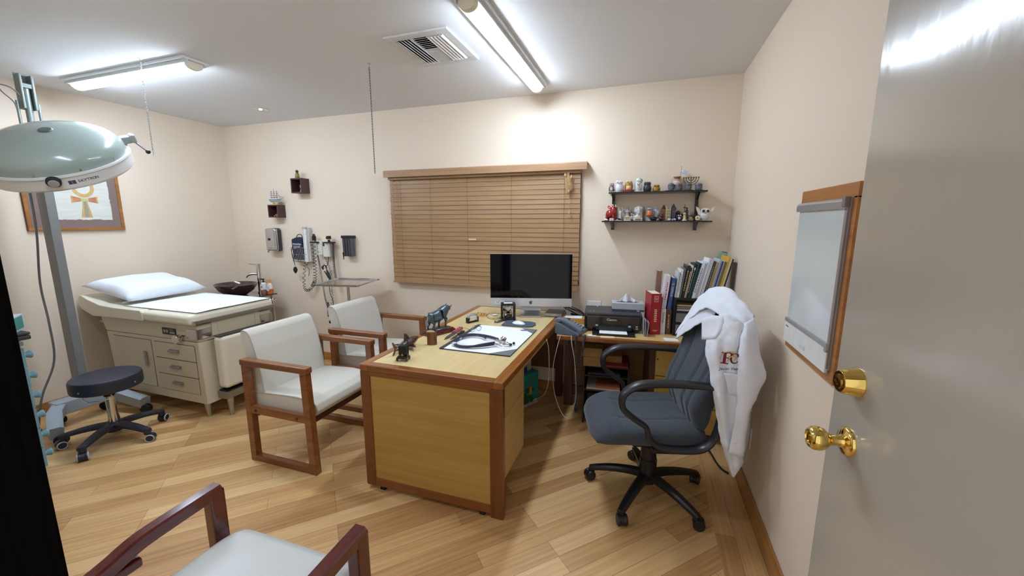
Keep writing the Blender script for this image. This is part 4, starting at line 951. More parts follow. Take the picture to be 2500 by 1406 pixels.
# bull statue
t = thing('bull_statue', 'dark bronze bull statue on a stepped wooden plinth on the desk', 'statue', (-1.375, 2.44, DZ), R(66)); t.scale = (.82, .82, .86)
PL = wood('reddish plinth wood', (74, 34, 26), (104, 52, 38), 'x', .3, .3)
B().bx(-.145, .145, -.075, .075, 0, .012, .004).bx(-.135, .135, -.066, .066, .012, .024, .004).bx(-.125, .125, -.058, .058, .024, .034, .003).make('plinth', PL, t)
B().bx(.0, .075, -.0692, -.066, .013, .0235, .001).make('name_plate', P('brass plate', (140, 124, 84), .3, .8), t)
BZ = P('blue black bronze', (88, 104, 112), .28, .6, var=.2, scale=40, bump=.25, bscale=90)
B().ell((.01, 0, .037), (.085, .05, .008)).make('rock_base', BZ, t)
def skin(name, verts, edges, mat, parent, loc=(0, 0, 0), rot=(0, 0, 0), lev=2, root=0):
    me = bpy.data.meshes.new(name); me.from_pydata([v[:3] for v in verts], edges, []); me.materials.append(mat)
    o = bpy.data.objects.new(name, me); COL.objects.link(o); o.location = loc; o.rotation_euler = rot; o.parent = parent
    o.modifiers.new('skin', 'SKIN')
    for i, v in enumerate(verts):
        r = v[3] if len(v) == 4 else v[3:]; sv = me.skin_vertices[0].data[i]
        sv.radius = (r, r) if not hasattr(r, '__len__') else r; sv.use_root = i == root
    sub = o.modifiers.new('subdivision', 'SUBSURF'); sub.levels = lev; sub.render_levels = lev
    bpy.context.view_layer.update(); m2 = bpy.data.meshes.new_from_object(o.evaluated_get(bpy.context.evaluated_depsgraph_get()))
    o.modifiers.clear(); o.data = m2; m2.name = name; m2.shade_smooth(); return o
V = [(-.065, 0, .132, .044, .046), (-.03, 0, .136, .040, .044), (.015, 0, .143, .046, .054), (.05, 0, .165, .048, .062), (.082, 0, .190, .036, .046), (.108, 0, .196, .024, .028), (.134, 0, .182, .014, .016)]
E_ = [(i, i+1) for i in range(6)]
def limb(at, pts):
    p = at
    for q in pts: V.append(q); E_.append((p, len(V)-1)); p = len(V)-1
limb(0, [(-.082, .024, .105, .021), (-.076, .026, .082, .011), (-.094, .026, .064, .010), (-.09, .026, .042, .009), (-.082, .026, .036, .009)])
limb(0, [(-.07, -.024, .105, .021), (-.058, -.026, .082, .011), (-.074, -.026, .064, .010), (-.066, -.026, .042, .009), (-.056, -.026, .036, .009)])
limb(2, [(.03, .026, .112, .018), (.028, .026, .085, .011), (.022, .026, .06, .009), (.026, .026, .042, .009), (.034, .026, .037, .009)])
limb(3, [(.055, -.026, .125, .018), (.062, -.028, .098, .011), (.058, -.028, .068, .009), (.056, -.028, .046, .009), (.064, -.028, .038, .009)])
bo = skin('bull_body', V, E_, BZ, t, root=1)
for s in (-1, 1):
    B().tube([(.108, s*.012, .205), (.112, s*.034, .212), (.122, s*.038, .226)], [.006, .005, .002], 8, sub=4).make('horn', BZ, bo)
    B().ell((.098, s*.026, .198), (.007, .014, .005)).make('ear', BZ, bo)
B().tube([(-.10, 0, .165), (-.118, .004, .14), (-.116, .006, .09), (-.112, .006, .07)], [.005, .004, .003, .006], 8).make('tail', BZ, bo)
# wooden block, shark, cart
t = thing('wooden_block', 'rounded dark wood block standing upright beside the bull plinth', 'ornament', (-1.282, 2.178, DZ), R(20))
B().prism([(.036*math.cos(a)*(1 if math.cos(a) > 0 else .8), .018*math.sin(a)) for a in [2*PI*k/22 for k in range(22)]], 0, .083, 'xy', bev=.003).make('block_body', wood('block wood', (86, 48, 26), (122, 74, 42), 'z', .3, .3), t)
B().ell((-.004, .002, .083), (.028, .014, .010)).make('natural_edge', P('tan bark', (176, 146, 96), .7), t)
t = thing('wooden_shark', 'carved dark wood shark resting on the desk', 'ornament', (-1.378, 2.045, DZ), R(90))
SH = wood('carved shark wood', (56, 38, 38), (84, 58, 54), 'x', .25, .4)
B().lathe([(0, -.13), (.006, -.125), (.016, -.09), (.027, -.03), (.031, .02), (.028, .06), (.018, .10), (.008, .122), (0, .128)], (0, 0, .036), 20, 0, (1, 0, .06), sx=.9, sy=1.).make('shark_body', SH, t)
B().prism([(-.03, .06), (.03, .062), (-.005, .10), (-.022, .106)], -.004, .004, 'xz', bev=.002).make('dorsal_fin', SH, t)
B().prism([(-.115, .03), (-.10, .036), (-.145, .085), (-.15, .08), (-.128, .034), (-.15, .004), (-.142, .002)], -.004, .004, 'xz', bev=.002).make('tail_fin', SH, t)
for s in (-1, 1): B().prism([(.045, s*.022), (.0, s*.022), (-.025, s*.075), (-.018, s*.078)], .014, .02, 'xy', bev=.002, mat=Matrix.Rotation(R(8*s), 4, 'X')).make('pectoral_fin', SH, t)
t = thing('toy_cart', 'tiny black wheeled toy cart with an orange mark near the desk corner', 'ornament', (-1.285, 1.868, DZ), R(12))
b = B().bx(-.022, .022, -.02, .02, .034, .088, .003); b.make('box_body', BLKM, t)
B().bx(-.026, .026, -.03, .02, .014, .03, .002).make('tray', P('dark gunmetal', (50, 50, 54), .35, .6), t)
B().prism([(-.008, .032), (.008, .032), (0, .044)], -.0225, -.0195, 'xz').make('orange_flame', P('orange paint', (230, 140, 30), .5), t)
for s in (-1, 1):
    for y in (-.024, .014): B().cyl((s*.026, y, .0115), (s*.031, y, .0115), .0115, n=16).make('wheel', BLACK, t)
B().tube([(.028, -.005, .02), (.03, .0, .07), (.027, .0, .115), (.02, 0, .12)], .0035, 8).cyl((.028, -.018, .035), (.034, -.018, .035), .008, n=12).make('side_lever', P('dark gunmetal', (50, 50, 54), .35, .6), t)
# letter knives
t = thing('letter_knife', 'letter opener with a red, white and blue patterned handle', 'letter opener', (-1.255, 2.44, DZ), R(93), 'letter openers')
B().prism([(-.16, 0), (-.10, .012), (.01, .015), (.01, -.013), (-.10, -.011)], .004, .008, 'xy', bev=.001).make('blade', P('blue grey blade', (96, 112, 122), .25, .6), t)
B().prism([(.0, .015), (.05, .019), (.10, .016), (.135, .02), (.14, -.012), (.10, -.016), (.05, -.013), (.0, -.014)], .0, .018, 'xy', bev=.005).make('handle', P('patterned handle', (54, 66, 112), .4, scale=36, col2=(206, 84, 76)), t)
t = thing('letter_knife', 'plain dark brown wooden letter opener', 'letter opener', (-1.209, 2.415, DZ), R(90), 'letter openers')
B().prism([(-.12, 0), (-.06, .009), (.01, .009), (.01, -.008), (-.06, -.008)], .003, .007, 'xy', bev=.001).make('blade', P('dull brown blade', (96, 82, 74), .35, .4), t)
B().prism([(.0, .009), (.05, .010), (.088, .015), (.092, -.010), (.05, -.009), (.0, -.009)], .0, .014, 'xy', bev=.004).make('handle', P('dark brown handle', (58, 42, 36), .4), t)
# desk pad and papers
t = thing('desk_pad', 'dark leather desk pad holding a large white sheet', 'desk pad', (-.955, 2.415, DZ))
LEA = P('dark grey leather', (58, 62, 70), .55, bump=.2, bscale=300)
B().bx(-.235, .235, -.305, .305, 0, .004, .001).make('pad_base', LEA, t)
B().bx(-.205, .232, -.300, .300, .004, .0052).make('paper_sheet', PAPER, t)
for (a, bb, c) in (((.235, -.305), (.10, -.305), (.235, -.17)), ((.235, .305), (.12, .305), (.235, .19))): B().prism([a, bb, c], .0053, .0068, 'xy').make('corner_pocket', P('grey corner leather', (104, 114, 116), .6), t)
B().bx(-.234, -.205, -.304, .304, .0041, .0072, .001).make('side_strip', LEA, t)
B().ell((.15, .255, .0056), (.028, .018, .0004), 0, 12).make('blue_print', P('blue red print', (92, 94, 170), .8, col2=(196, 110, 130), scale=60), t)
for k in range(7): B().bx(-.16, -.10, -.25+.012*k, -.247+.012*k, .0053, .0056).make('faint_print', P('faint grey print', (196, 200, 206), .8), t)
PZ = DZ+.0076
# glasses
t = thing('reading_glasses', 'thin framed reading glasses lying on the corner of the white sheet', 'glasses', (-1.125, 2.53, PZ), R(60)); t.scale = (.82, .82, .82)
GF = P('dark thin frame', (60, 60, 66), .3, .8)
b = B()
for s in (-1, 1):
    b.tube([(s*.035+.026*math.cos(a), -.0, .02+.018*math.sin(a)) for a in [2*PI*k/14 for k in range(14)]], .0015, 6, sub=2, closed=True)
    b.tube([(s*.062, 0, .026), (s*.065, .01, .026), (s*.058, .10, .022), (s*.052, .125, .004)], .0016, 6, sub=3)
b.tube([(-.010, 0, .024), (0, -.003, .028), (.010, 0, .024)], .0015, 6)
b.make('frame', GF, t)
for s in (-1, 1): B().ell((s*.035, 0, .02), (.0245, .0008, .0165)).make('lens', P('clear lens', (235, 240, 245), .03, alpha=.08, var=0), t)
# stethoscope
t = thing('stethoscope', 'dark violet stethoscope coiled on the white sheet', 'stethoscope', (-.99, 2.25, PZ))
TU = P('dark violet tubing', (44, 42, 66), .4, var=.05)
B().tube([(.10, .11, .012), (.02, .155, .01), (-.07, .17, .01), (-.14, .12, .01), (-.165, .02, .01), (-.13, -.07, .01), (-.05, -.10, .01), (.05, -.055, .012), (.12, .0, .014)], .0085, 10).make('tube', TU, t)
B().tube([(.02, .10, .014), (-.03, .135, .018), (-.10, .13, .022), (-.147, .06, .022), (-.145, -.02, .012), (-.10, -.085, .009), (-.02, -.095, .009), (.06, -.055, .022), (.12, .0, .024)], .0075, 10).make('tube', TU, t)
cp = B().tube([(.09, .11, .012), (.13, .08, .012), (.155, .06, .012)], .0042, 8).tube([(.02, .10, .014), (.08, .085, .014), (.14, .06, .012)], .0042, 8).tube([(.12, 0, .016), (.17, .01, .01), (.20, .05, .006), (.175, .075, .01)], .003, 8).tube([(.12, 0, .02), (.18, -.03, .014), (.215, .0, .008), (.21, .03, .01)], .003, 8)
cp.cyl((.11, -.005, .014), (.135, .01, .014), .010, n=14).ell((.15, .06, .016), (.018, .014, .011))
cp.make('metal_tubes', CHROME, t)
B().cyl((.148, .075, .02), (.152, .09, .03), .021, .018, 22).cyl((.15, .052, .017), (.15, .04, .017), .014, n=18).make('chest_piece', CHROME, t)
for p in ((.215, .035, .009), (.225, .065, .010)): B().ell(p, .009).make('ear_tip', BLACK, t)
for x, y in ((-.158, .06), (-.128, -.072)): B().bx(x-.013, x+.013, y-.013, y+.013, .0, .021, .003).make('tube_clip', P('clear clip', (216, 218, 222), .3), t)
# mouse pad, mouse
t = thing('mouse_pad', 'rounded slate blue mouse pad on the desk', 'mouse pad', (-.895, 2.85, DZ), R(2))
B().prism([(-.115, -.085), (.07, -.085), (.115, -.06), (.13, .0), (.115, .06), (.07, .085), (-.115, .085), (-.125, .075), (-.125, -.075)], 0, .006, 'xy', bev=.002).make('pad_body', P('slate blue rubber', (70, 82, 96), .7), t)
B().tube([(-.10, -.065, .0065), (.04, -.065, .0065), (.04, .065, .0065), (-.10, .065, .0065)], .0012, 5, sub=1, closed=True).make('stitched_line', P('light stitch', (120, 132, 142), .8), t)
o = B().lathe([(0, .021), (.02, .019), (.042, .012), (.055, .002), (.0555, .0), (.05, 0), (0, 0)], (-.90, 2.845, DZ+.0065), 32, 0, (0, 0, 1), 1, .58).make('computer_mouse', P('glossy white plastic', (238, 240, 242), .12, coat=.5), None)
o.data.transform(Matrix.Translation((-.90, 2.845, 0)) @ Matrix.Rotation(R(-12), 4, 'Z') @ Matrix.Translation((.90, -2.845, 0)))
tag(o, 'flat glossy white computer mouse on the slate blue pad', 'mouse')
# hourglass
t = thing('hourglass', 'black square framed hourglass in front of the computer', 'hourglass', (-1.025, 2.955, DZ), R(22))
b = B()
for x in (-.05, .05):
    for y in (-.035, .035): b.bx(x-.008, x+.008, y-.008, y+.008, .01, .125, .001)
b.bx(-.058, .058, -.044, .044, 0, .014, .002).bx(-.058, .058, -.044, .044, .123, .138, .002)
b.make('frame', BLACK, t)
B().lathe([(.006, .014), (.03, .018), (.034, .035), (.022, .058), (.004, .068), (.022, .078), (.034, .10), (.03, .12), (.006, .123)], n=24).make('glass_bulbs', P('clear glass', (255, 255, 255), .02, trans=1., spec=.4, var=0), t)
B().lathe([(0, .016), (.027, .02), (.025, .032), (.008, .042), (0, .045)], n=20).make('sand', P('dark brown sand', (66, 50, 40), .9), t)
B().bx(-.035, .035, -.02, .02, .1385, .1395).make('white_sticker', PAPER, t)
t = thing('trinket_dish', 'flat round pale yellow trinket dish left of the hourglass', 'dish', (-1.153, 2.995, DZ))
B().lathe([(.0, .0), (.062, .0), (.066, .006), (.064, .018), (.056, .022), (.04, .020), (.03, .014), (0, .012)], n=36).make('dish_body', P('pale yellow stone', (212, 196, 150), .35, col2=(190, 170, 120), scale=30), t)
B().lathe([(.012, .0205), (.022, .024), (.018, .026), (.0, .026)], n=18).make('dish_centre', WHITE, t)
t = thing('gold_ornament', 'heap of small gold charms on the desk beside the round dish', 'ornament', (-1.275, 3.01, DZ))
GL = P('gold metal', (214, 178, 92), .2, 1.)
rnd = random.Random(12)
for k in range(16):
    x, y = rnd.uniform(-.055, .055), rnd.uniform(-.04, .05)
    (B().ell((x, y, .007+rnd.uniform(0, .012)), (rnd.uniform(.006, .014), rnd.uniform(.005, .009), .006), rot=(0, 0, rnd.uniform(0, 3))) if k % 2 else B().tube([(x-.018, y, .005), (x, y+.008, .02), (x+.018, y-.004, .008)], .0032, 6)).make('charm', GL, t)
t = thing('hand_stamp', 'black and white spring hand stamp on the desk', 'stamp', (-1.268, 2.79, DZ), R(62))
B().bx(-.05, -.042, -.02, .02, 0, .042, .002).bx(.042, .05, -.02, .02, 0, .042, .002).bx(-.046, .046, -.012, .012, .0, .008, .001).make('stamp_base', BLKM, t)
B().tube([(-.042, 0, .01), (-.04, 0, .055), (-.02, 0, .066), (.02, 0, .066), (.04, 0, .055), (.042, 0, .01)], .0075, 8, sub=4, flat=(1, 1.6)).make('stamp_handle', P('silver grey handle', (176, 178, 184), .3, .3), t)
B().bx(-.032, .032, -.014, .014, .020, .052, .003).make('stamp_window', P('white stamp window', (222, 222, 214), .4), t)
t = thing('clasp', 'small gunmetal clasp lying in front of the hourglass', 'clasp', (-1.065, 2.865, DZ), R(30))
B().tube([(-.045, -.012, .006), (-.02, -.016, .007), (.01, 0, .009), (.03, .03, .010), (.045, .035, .008)], [.009, .011, .007, .008, .01], 10).make('clasp_body', P('gunmetal', (120, 120, 118), .3, .8), t)
t = thing('card_holder', 'small tilted card holder with dark stripes behind the hourglass', 'card holder', (-1.12, 3.155, DZ), R(10))
B().prism([(-.03, 0), (.06, 0), (.045, .055), (-.02, .055)], -.02, .02, 'xz', bev=.003).make('holder_body', P('pale gold holder', (206, 192, 156), .4), t)
B().prism([(-.015, .03), (.048, .03), (.043, .052), (-.012, .052)], -.0225, -.0195, 'xz').make('dark_stripe', BLKM, t)
B().prism([(.005, .03), (.02, .03), (.03, .052), (.015, .052)], -.024, -.0222, 'xz').make('light_stripe', P('pale gold holder', (206, 192, 156), .4), t)
# external drive and cables
t = thing('external_drive', 'flat grey external disc drive right of the computer stand', 'disc drive', (-.70, 3.25, DZ), R(0))
B().bx(-.075, .075, -.085, .085, .0, .03, .006).make('drive_body', P('dark grey top', (112, 108, 106), .35, .3), t)
B().bx(-.074, .074, -.088, -.083, .004, .028, .002).make('drive_front', P('silver front', (168, 172, 176), .25, .7), t)
q = B(); rnd = random.Random(21)
for k in range(6):
    a = rnd.uniform(-.02, .02)
    q.tube([(-.61+a, 3.355, DZ+.03+.012*k), (-.63+a, 3.35, DZ+.07+.006*k), (-.60+a*2, 3.29, DZ+.055+.004*k), (-.52+a*2, 3.30, DZ+.03+a), (-.46+a, 3.29+a, CZ+.035), (-.49+a, 3.32, CZ+.012+.003*k), (-.58, 3.34, CZ+.02+.004*k)], .0032, 6)
o = q.make('computer_cables', RUBBER, None); tag(o, 'tangle of thin black cables behind the disc drive', 'cable')

# ---------------------------------------------------------------- things on the side desk
SA = R(4.2)
t = thing('telephone', 'blue grey desk telephone with handset at the left end of the side desk', 'telephone', CRD(.10, .105), R(-12))
PH = P('blue grey phone plastic', (98, 110, 124), .35, var=.02); PHD = P('dark phone grey', (70, 76, 84), .4)
B().prism([(-.095, 0), (.095, 0), (.095, .022), (.03, .045), (-.06, .085), (-.095, .085)], -.095, .085, 'xz', bev=.008).make('phone_base', PH, t)
hs = B().prism([(-.108, .098), (-.082, .122), (-.03, .116), (.06, .076), (.108, .050), (.116, .022), (.100, .012), (.075, .022), (.062, .046), (-.02, .084), (-.05, .094), (-.07, .082), (-.095, .080)], -.090, -.036, 'xz', bev=.010)
h_ = hs.make('handset', PH, t)
kp = B().box((.03, .03, .052), (.10, .09, .006), .002, rot=(0, R(23), 0)).make('key_panel', PHD, t)
for i in range(4):
    for j in range(3): B().box((.0+.022*i, .005+.025*j, .068-.0093*i), (.013, .018, .005), .0015, rot=(0, R(23), 0)).make('key', P('grey phone key', (150, 160, 170), .4), kp)
B().bx(-.085, -.04, -.03, .075, .083, .089, .002).make('display', P('dark phone display', (44, 50, 52), .2), t)
q = B().coil([CRD(.135, .0, CZ+.014), CRD(.142, -.020, CZ-.004), CRD(.145, -.026, CZ-.05), CRD(.155, -.03, .55), CRD(.15, -.03, .36), CRD(.155, -.03, .20), CRD(.165, -.028, .17), CRD(.17, -.028, .30), CRD(.185, -.028, .55), CRD(.20, -.026, CZ-.05), CRD(.205, -.020, CZ-.002), CRD(.208, .0, CZ+.014)], .0075, 120, .0022, per=8)
o = q.make('handset_cord', P('dark slate cord', (52, 58, 68), .5), None); tag(o, 'long dark coiled telephone cord dangling from the side desk', 'cord')
o = B().tube([CRD(.03, .0, CZ+.006), CRD(.03, -.012, CZ-.005), CRD(.01, -.05, CZ-.1), CRD(-.01, -.06, .5), CRD(.0, -.06, .32), CRD(.06, -.07, .16), CRD(.12, -.08, .145), CRD(.16, -.07, .30), CRD(.145, -.06, .55), CRD(.12, -.04, CZ-.05), CRD(.112, -.014, CZ-.005), CRD(.11, .0, CZ+.006)], .0026, 6).make('telephone_line', P('beige cable', (196, 186, 166), .5), None); tag(o, 'thin beige telephone line looping below the side desk', 'cable')
o = B().tube([(-.618, 2.60, .74), (-.612, 2.64, .66), (-.62, 2.70, .5), (-.65, 2.80, .32), (-.71, 2.92, .18), (-.78, 3.02, .10), (-.815, 3.05, .07)], .0032, 6).cyl((-.812, 3.047, .072), (-.838, 3.075, .045), .008, n=8).make('white_cable', P('white cable', (214, 214, 208), .5), None); tag(o, 'white cable hanging from the desk edge down to the gift bag', 'cable')
# printer
t = thing('printer', 'black inkjet printer with open paper tray on the side desk', 'printer', CRD(.395, .30), SA+R(2.5))
PB = P('glossy black printer', (19, 20, 22), .18, coat=.4); PT = P('matte dark printer top', (54, 56, 60), .5, bump=.1, bscale=400)
B().bx(-.212, .212, -.13, .15, .012, .138, .022, seg=3).make('printer_body', PB, t)
B().bx(-.112, .208, -.125, .148, .128, .146, .008).bx(-.208, -.115, -.125, .148, .126, .145, .008).make('scanner_lid', PT, t)
for k in range(5): B().cyl((-.165+.02*(k % 3), -.06-.03*(k//3), .1448), (-.165+.02*(k % 3), -.06-.03*(k//3), .147), .007, n=12).make('button', P('button grey', (120, 124, 130), .4), t)
B().bx(-.115, .13, -.145, -.12, .018, .052, .004).bx(-.15, .155, -.235, -.12, .003, .014, .004).bx(-.125, -.108, -.15, -.12, .02, .072, .003).bx(.112, .135, -.15, -.12, .02, .072, .003).make('paper_tray', BLACK, t)
B().bx(-.098, .10, -.225, -.11, .0155, .0175).make('paper_stack', PAPER, t)
B().bx(-.085, .085, -.14, -.115, .045, .060, .002).make('output_slot', P('black slot', (6, 6, 7), .6), t)
for x in (-.128, .108): B().bx(x, x+.02, -.152, -.146, .05, .064, .002).make('tray_clip', P('pale blue clip', (150, 166, 180), .4), t)
text('maker_lettering', 'Canon', .024, (-.01, -.1308, .098), FACE_MY, P('silver print', (214, 216, 220), .4), t, depth=.0004, sx=1.15)
B().bx(.165, .18, -.1312, -.1298, .035, .041).bx(.165, .178, -.1312, -.1298, .05, .058).make('front_print', P('silver print', (214, 216, 220), .4), t)
t = thing('tissue_box', 'silver grey tissue box with a tissue pulled up, on top of the printer', 'tissue box', CRD(.505, .335, CZ+.1465), SA+R(2))
TBX = P('silver grey card', (176, 182, 188), .45, var=.03, scale=40)
B().bx(-.118, .118, -.062, .062, .014, .062, .002).make('box_body', TBX, t, flat=True)
B().bx(-.119, .119, -.063, .063, 0, .015, .001).make('box_band', P('dark slate card', (62, 72, 84), .5), t, flat=True)
B().prism([(.085*math.cos(a), .022*math.sin(a)) for a in [2*PI*k/24 for k in range(24)]], .0621, .063, 'xy').make('opening', P('dark opening', (60, 62, 66), .8), t)
B().bx(.065, .085, -.0637, -.0629, .004, .010).make('box_print', WHITE, t)
rows = []
for i in range(5):
    u = i/4; rows.append([(-.06+.018*k+ (.01*u), .016*math.sin(k*1.7+u)*(1-.4*u), .062+u*(.068 if k == 2 else .052-.010*abs(k-2.5)+.008*(k == 3))) for k in range(7)])
B().grid(rows, sub=3).make('tissue', P('white tissue', (226, 230, 238), .9), t, sharp=180, mods={'SOLIDIFY': {'thickness': .001}})
# cards and notes lying on the side desk
for nm, lab, x, y, w_, h_2, c, r_ in (('business_card', 'white card on the side desk beside the telephone', .255, .06, .06, .045, (226, 230, 234), 10), ('yellow_note', 'pale yellow note slip in front of the printer tray', .365, .038, .10, .045, (226, 204, 150), 3), ('notepad', 'white notepad with a torn spiral edge on the side desk', .80, .075, .09, .07, (230, 230, 228), 4), ('paper_slips', 'loose white papers between the cables and the printer', .10, .46, .15, .09, (222, 224, 226), -6)):
    p = CRD(x, y); z0 = p[2]+.0012
    o = B().bx(-w_/2, w_/2, -h_2/2, h_2/2, 0, .004 if nm == 'notepad' else .0015).make(nm, P(nm+' paper', c, .8, var=.02), None, loc=(p[0], p[1], z0), rot=(0, 0, SA+R(r_)), flat=True)
    tag(o, lab, 'paper')
t = thing('wooden_tray', 'small tan wooden box between telephone and printer', 'box', CRD(.085, .41), SA)
B().bx(-.09, .09, -.05, .05, 0, .045, .002).make('box_body', wood('tan box wood', (176, 124, 56), (202, 150, 80), 'x', .4, .1), t)
B().bx(-.07, .07, -.04, .04, .045, .049, .001).make('papers', PAPER, t)
# ---------------------------------------------------------------- books
def book(name_label, loc, w_, h, d, col, lean=0., rz=0., group=None, pages=(226, 220, 204), tcol=None, title=None, soft=False, tb=(.3, .8), sz=.012, flatmark=None):
    """spine faces -y, origin at the bottom left of the spine; leans to the right"""
    t = thing('book', name_label, 'book', loc, rz, group)
    k = .0018 if not soft else .0008
    M = Matrix.Rotation(lean, 4, 'Y')
    cm = P('book cover %d %d %d' % col, col, .42, var=.03, scale=30)
    b = B().bx(0, w_, 0, k*1.2, 0, h, mat=M).bx(0, k, 0, d, 0, h, mat=M).bx(w_-k, w_, 0, d, 0, h, mat=M)
    b.make('cover', cm, t, flat=True)
    B().bx(k, w_-k, k, d-.004, .004, h-.004, mat=M).make('pages', P('book pages %d' % pages[2], pages, .9, scale=200, stretch=(40, 1, 1), var=.06), t, flat=True)
    cv = t.children[0]
    if tcol:
        tm = P('book print %d %d %d' % tcol, tcol, .5)
        if title:
            q = text('title', title, sz, M @ Vector((w_/2, -.0006, h*(tb[0]+tb[1])/2)), (M @ Euler((PI/2, PI/2, 0)).to_matrix().to_4x4()).to_euler(), tm, cv, depth=.0002)
        else:
            b = B(); rnd = random.Random(int(h*9999)+col[0]); z = tb[1]*h
            while z > tb[0]*h:
                s = rnd.uniform(.006, .016); b.bx(w_*.36, w_*.62, -.0007, .0002, z-s, z, mat=M); z -= s+.005
            b.make('title_print', tm, cv, flat=True)
    if flatmark:
        z0_, z1_, c2 = flatmark; B().bx(w_*.12, w_*.88, -.0008, .0002, h*z0_, h*z1_, mat=M).make('spine_band', P('book print %d %d %d' % c2, c2, .5), cv, flat=True)
    return t
def bp2(x, y, z=CZ): return CRD(x, y, z+.0006)
red = book('thick red hardcover with a gold numbered emblem, standing right of the printer', bp2(.665, .19), .072, .305, .16, (160, 30, 44), 0, SA+R(11), None, tcol=(222, 182, 132), tb=(.3, .62))
rc = red.children[0]; GP = P('gold print', (222, 182, 132), .4)
B().bx(.021, .051, -.0009, .0002, .243, .289).make('emblem', GP, rc, flat=True)
B().bx(.0235, .0485, -.0012, -.0008, .246, .286).make('emblem_field', P('dull red field', (176, 86, 80), .5), rc, flat=True)
text('emblem_number', '62', .018, (.036, -.0013, .266), FACE_MY, P('pale gold print', (240, 220, 180), .4), rc, depth=.0003)
B().bx(.018, .056, -.0008, .0002, .030, .034).bx(.026, .048, -.0008, .0002, .023, .027).make('publisher_print', GP, rc, flat=True)
book('lower white paperback with a cursive title beside the red book', bp2(.741, .225), .034, .19, .16, (222, 220, 222), 0, SA, 'lower books', tcol=(60, 60, 70), title='Oncologia', tb=(.45, .85), sz=.02)
book('lower brown hardcover between the white paperback and the black drawers', bp2(.779, .225), .033, .185, .17, (92, 58, 46), 0, SA, 'lower books', tcol=(206, 160, 130))
book('upper tan brown album standing on the lower books', bp2(.702, .395, CZ), .034, .45, .08, (132, 94, 76), R(2), SA, 'upper books')
book('upper white book with red spine lettering above the white paperback', bp2(.7415, .232, CZ+.1915), .030, .245, .15, (222, 216, 224), R(5), SA, 'upper books', tcol=(176, 74, 92))
book('upper royal blue book with a pale title, left of the black drawers', bp2(.7805, .235, CZ+.187), .026, .235, .15, (66, 88, 146), R(6), SA, 'upper books', tcol=(206, 216, 236), title='G. SERRUR', tb=(.3, .95), sz=.022)
t = thing('leaflet_bundle', 'bundle of worn grey leaflets leaning between printer and red book', 'leaflets', bp2(.621, .12), SA)
for k in range(4): B().bx(.006*k, .006*k+.003, -.002*k, .10, 0, .125-.008*k, mat=Matrix.Rotation(R(-3+3*k), 4, 'Y')).make('leaflet', P('leaflet paper %d' % k, ((172, 166, 178), (206, 206, 210), (120, 116, 124), (200, 198, 204))[k], .7, scale=30, var=.12), t, flat=True)
# drawer tower under the books
t = thing('drawer_tower', 'black plastic desk organiser with clear drawers, carrying the row of books', 'organiser', CRD(.822, .20, CZ+.0008), SA)
tw = .36; BP = P('black organiser plastic', (24, 24, 28), .35)
B().bx(0, .014, 0, .29, 0, .27, .003).bx(tw-.014, tw, 0, .29, 0, .27, .003).bx(.01, tw-.01, .0, .29, .0, .012).bx(.01, tw-.01, 0, .29, .088, .098, .002).bx(.01, tw-.01, .0, .29, .172, .184, .002).bx(0, tw, .0, .29, .262, .281, .004).bx(.01, tw-.01, .28, .29, .0, .25).make('organiser_frame', BP, t)
for z in (.014, .10):
    q = B().bx(.018, tw-.018, .004, .26, z, z+.07, .003).make('clear_drawer', P('cloudy drawer plastic', (116, 116, 122), .3, var=.08), t)
    B().bx(.11, .19, -.004, .006, z+.018, z+.045, .002).make('drawer_grip', P('grip grey', (140, 138, 146), .3), q)
for k, c in enumerate(((222, 214, 216), (150, 120, 124), (206, 206, 212), (112, 104, 110), (220, 196, 150))):
    o = B().bx(0, .29, 0, .22, 0, .0075).make('paper_pad', P('pad %d %d' % (k, c[0]), c, .8, var=.03), None, loc=CRD(.845+.004*(k % 2), .215+.006*(k % 3), CZ+.1856+.0085*k), rot=(0, 0, SA), flat=True)
    tag(o, ('white pad lowest in the organiser tray', 'dull rose folder second from the bottom of the organiser tray', 'pale grey pad in the middle of the organiser tray', 'dark grey folder second from the top of the organiser tray', 'cream pad on top of the organiser tray')[k], 'paper', 'papers in the organiser tray')
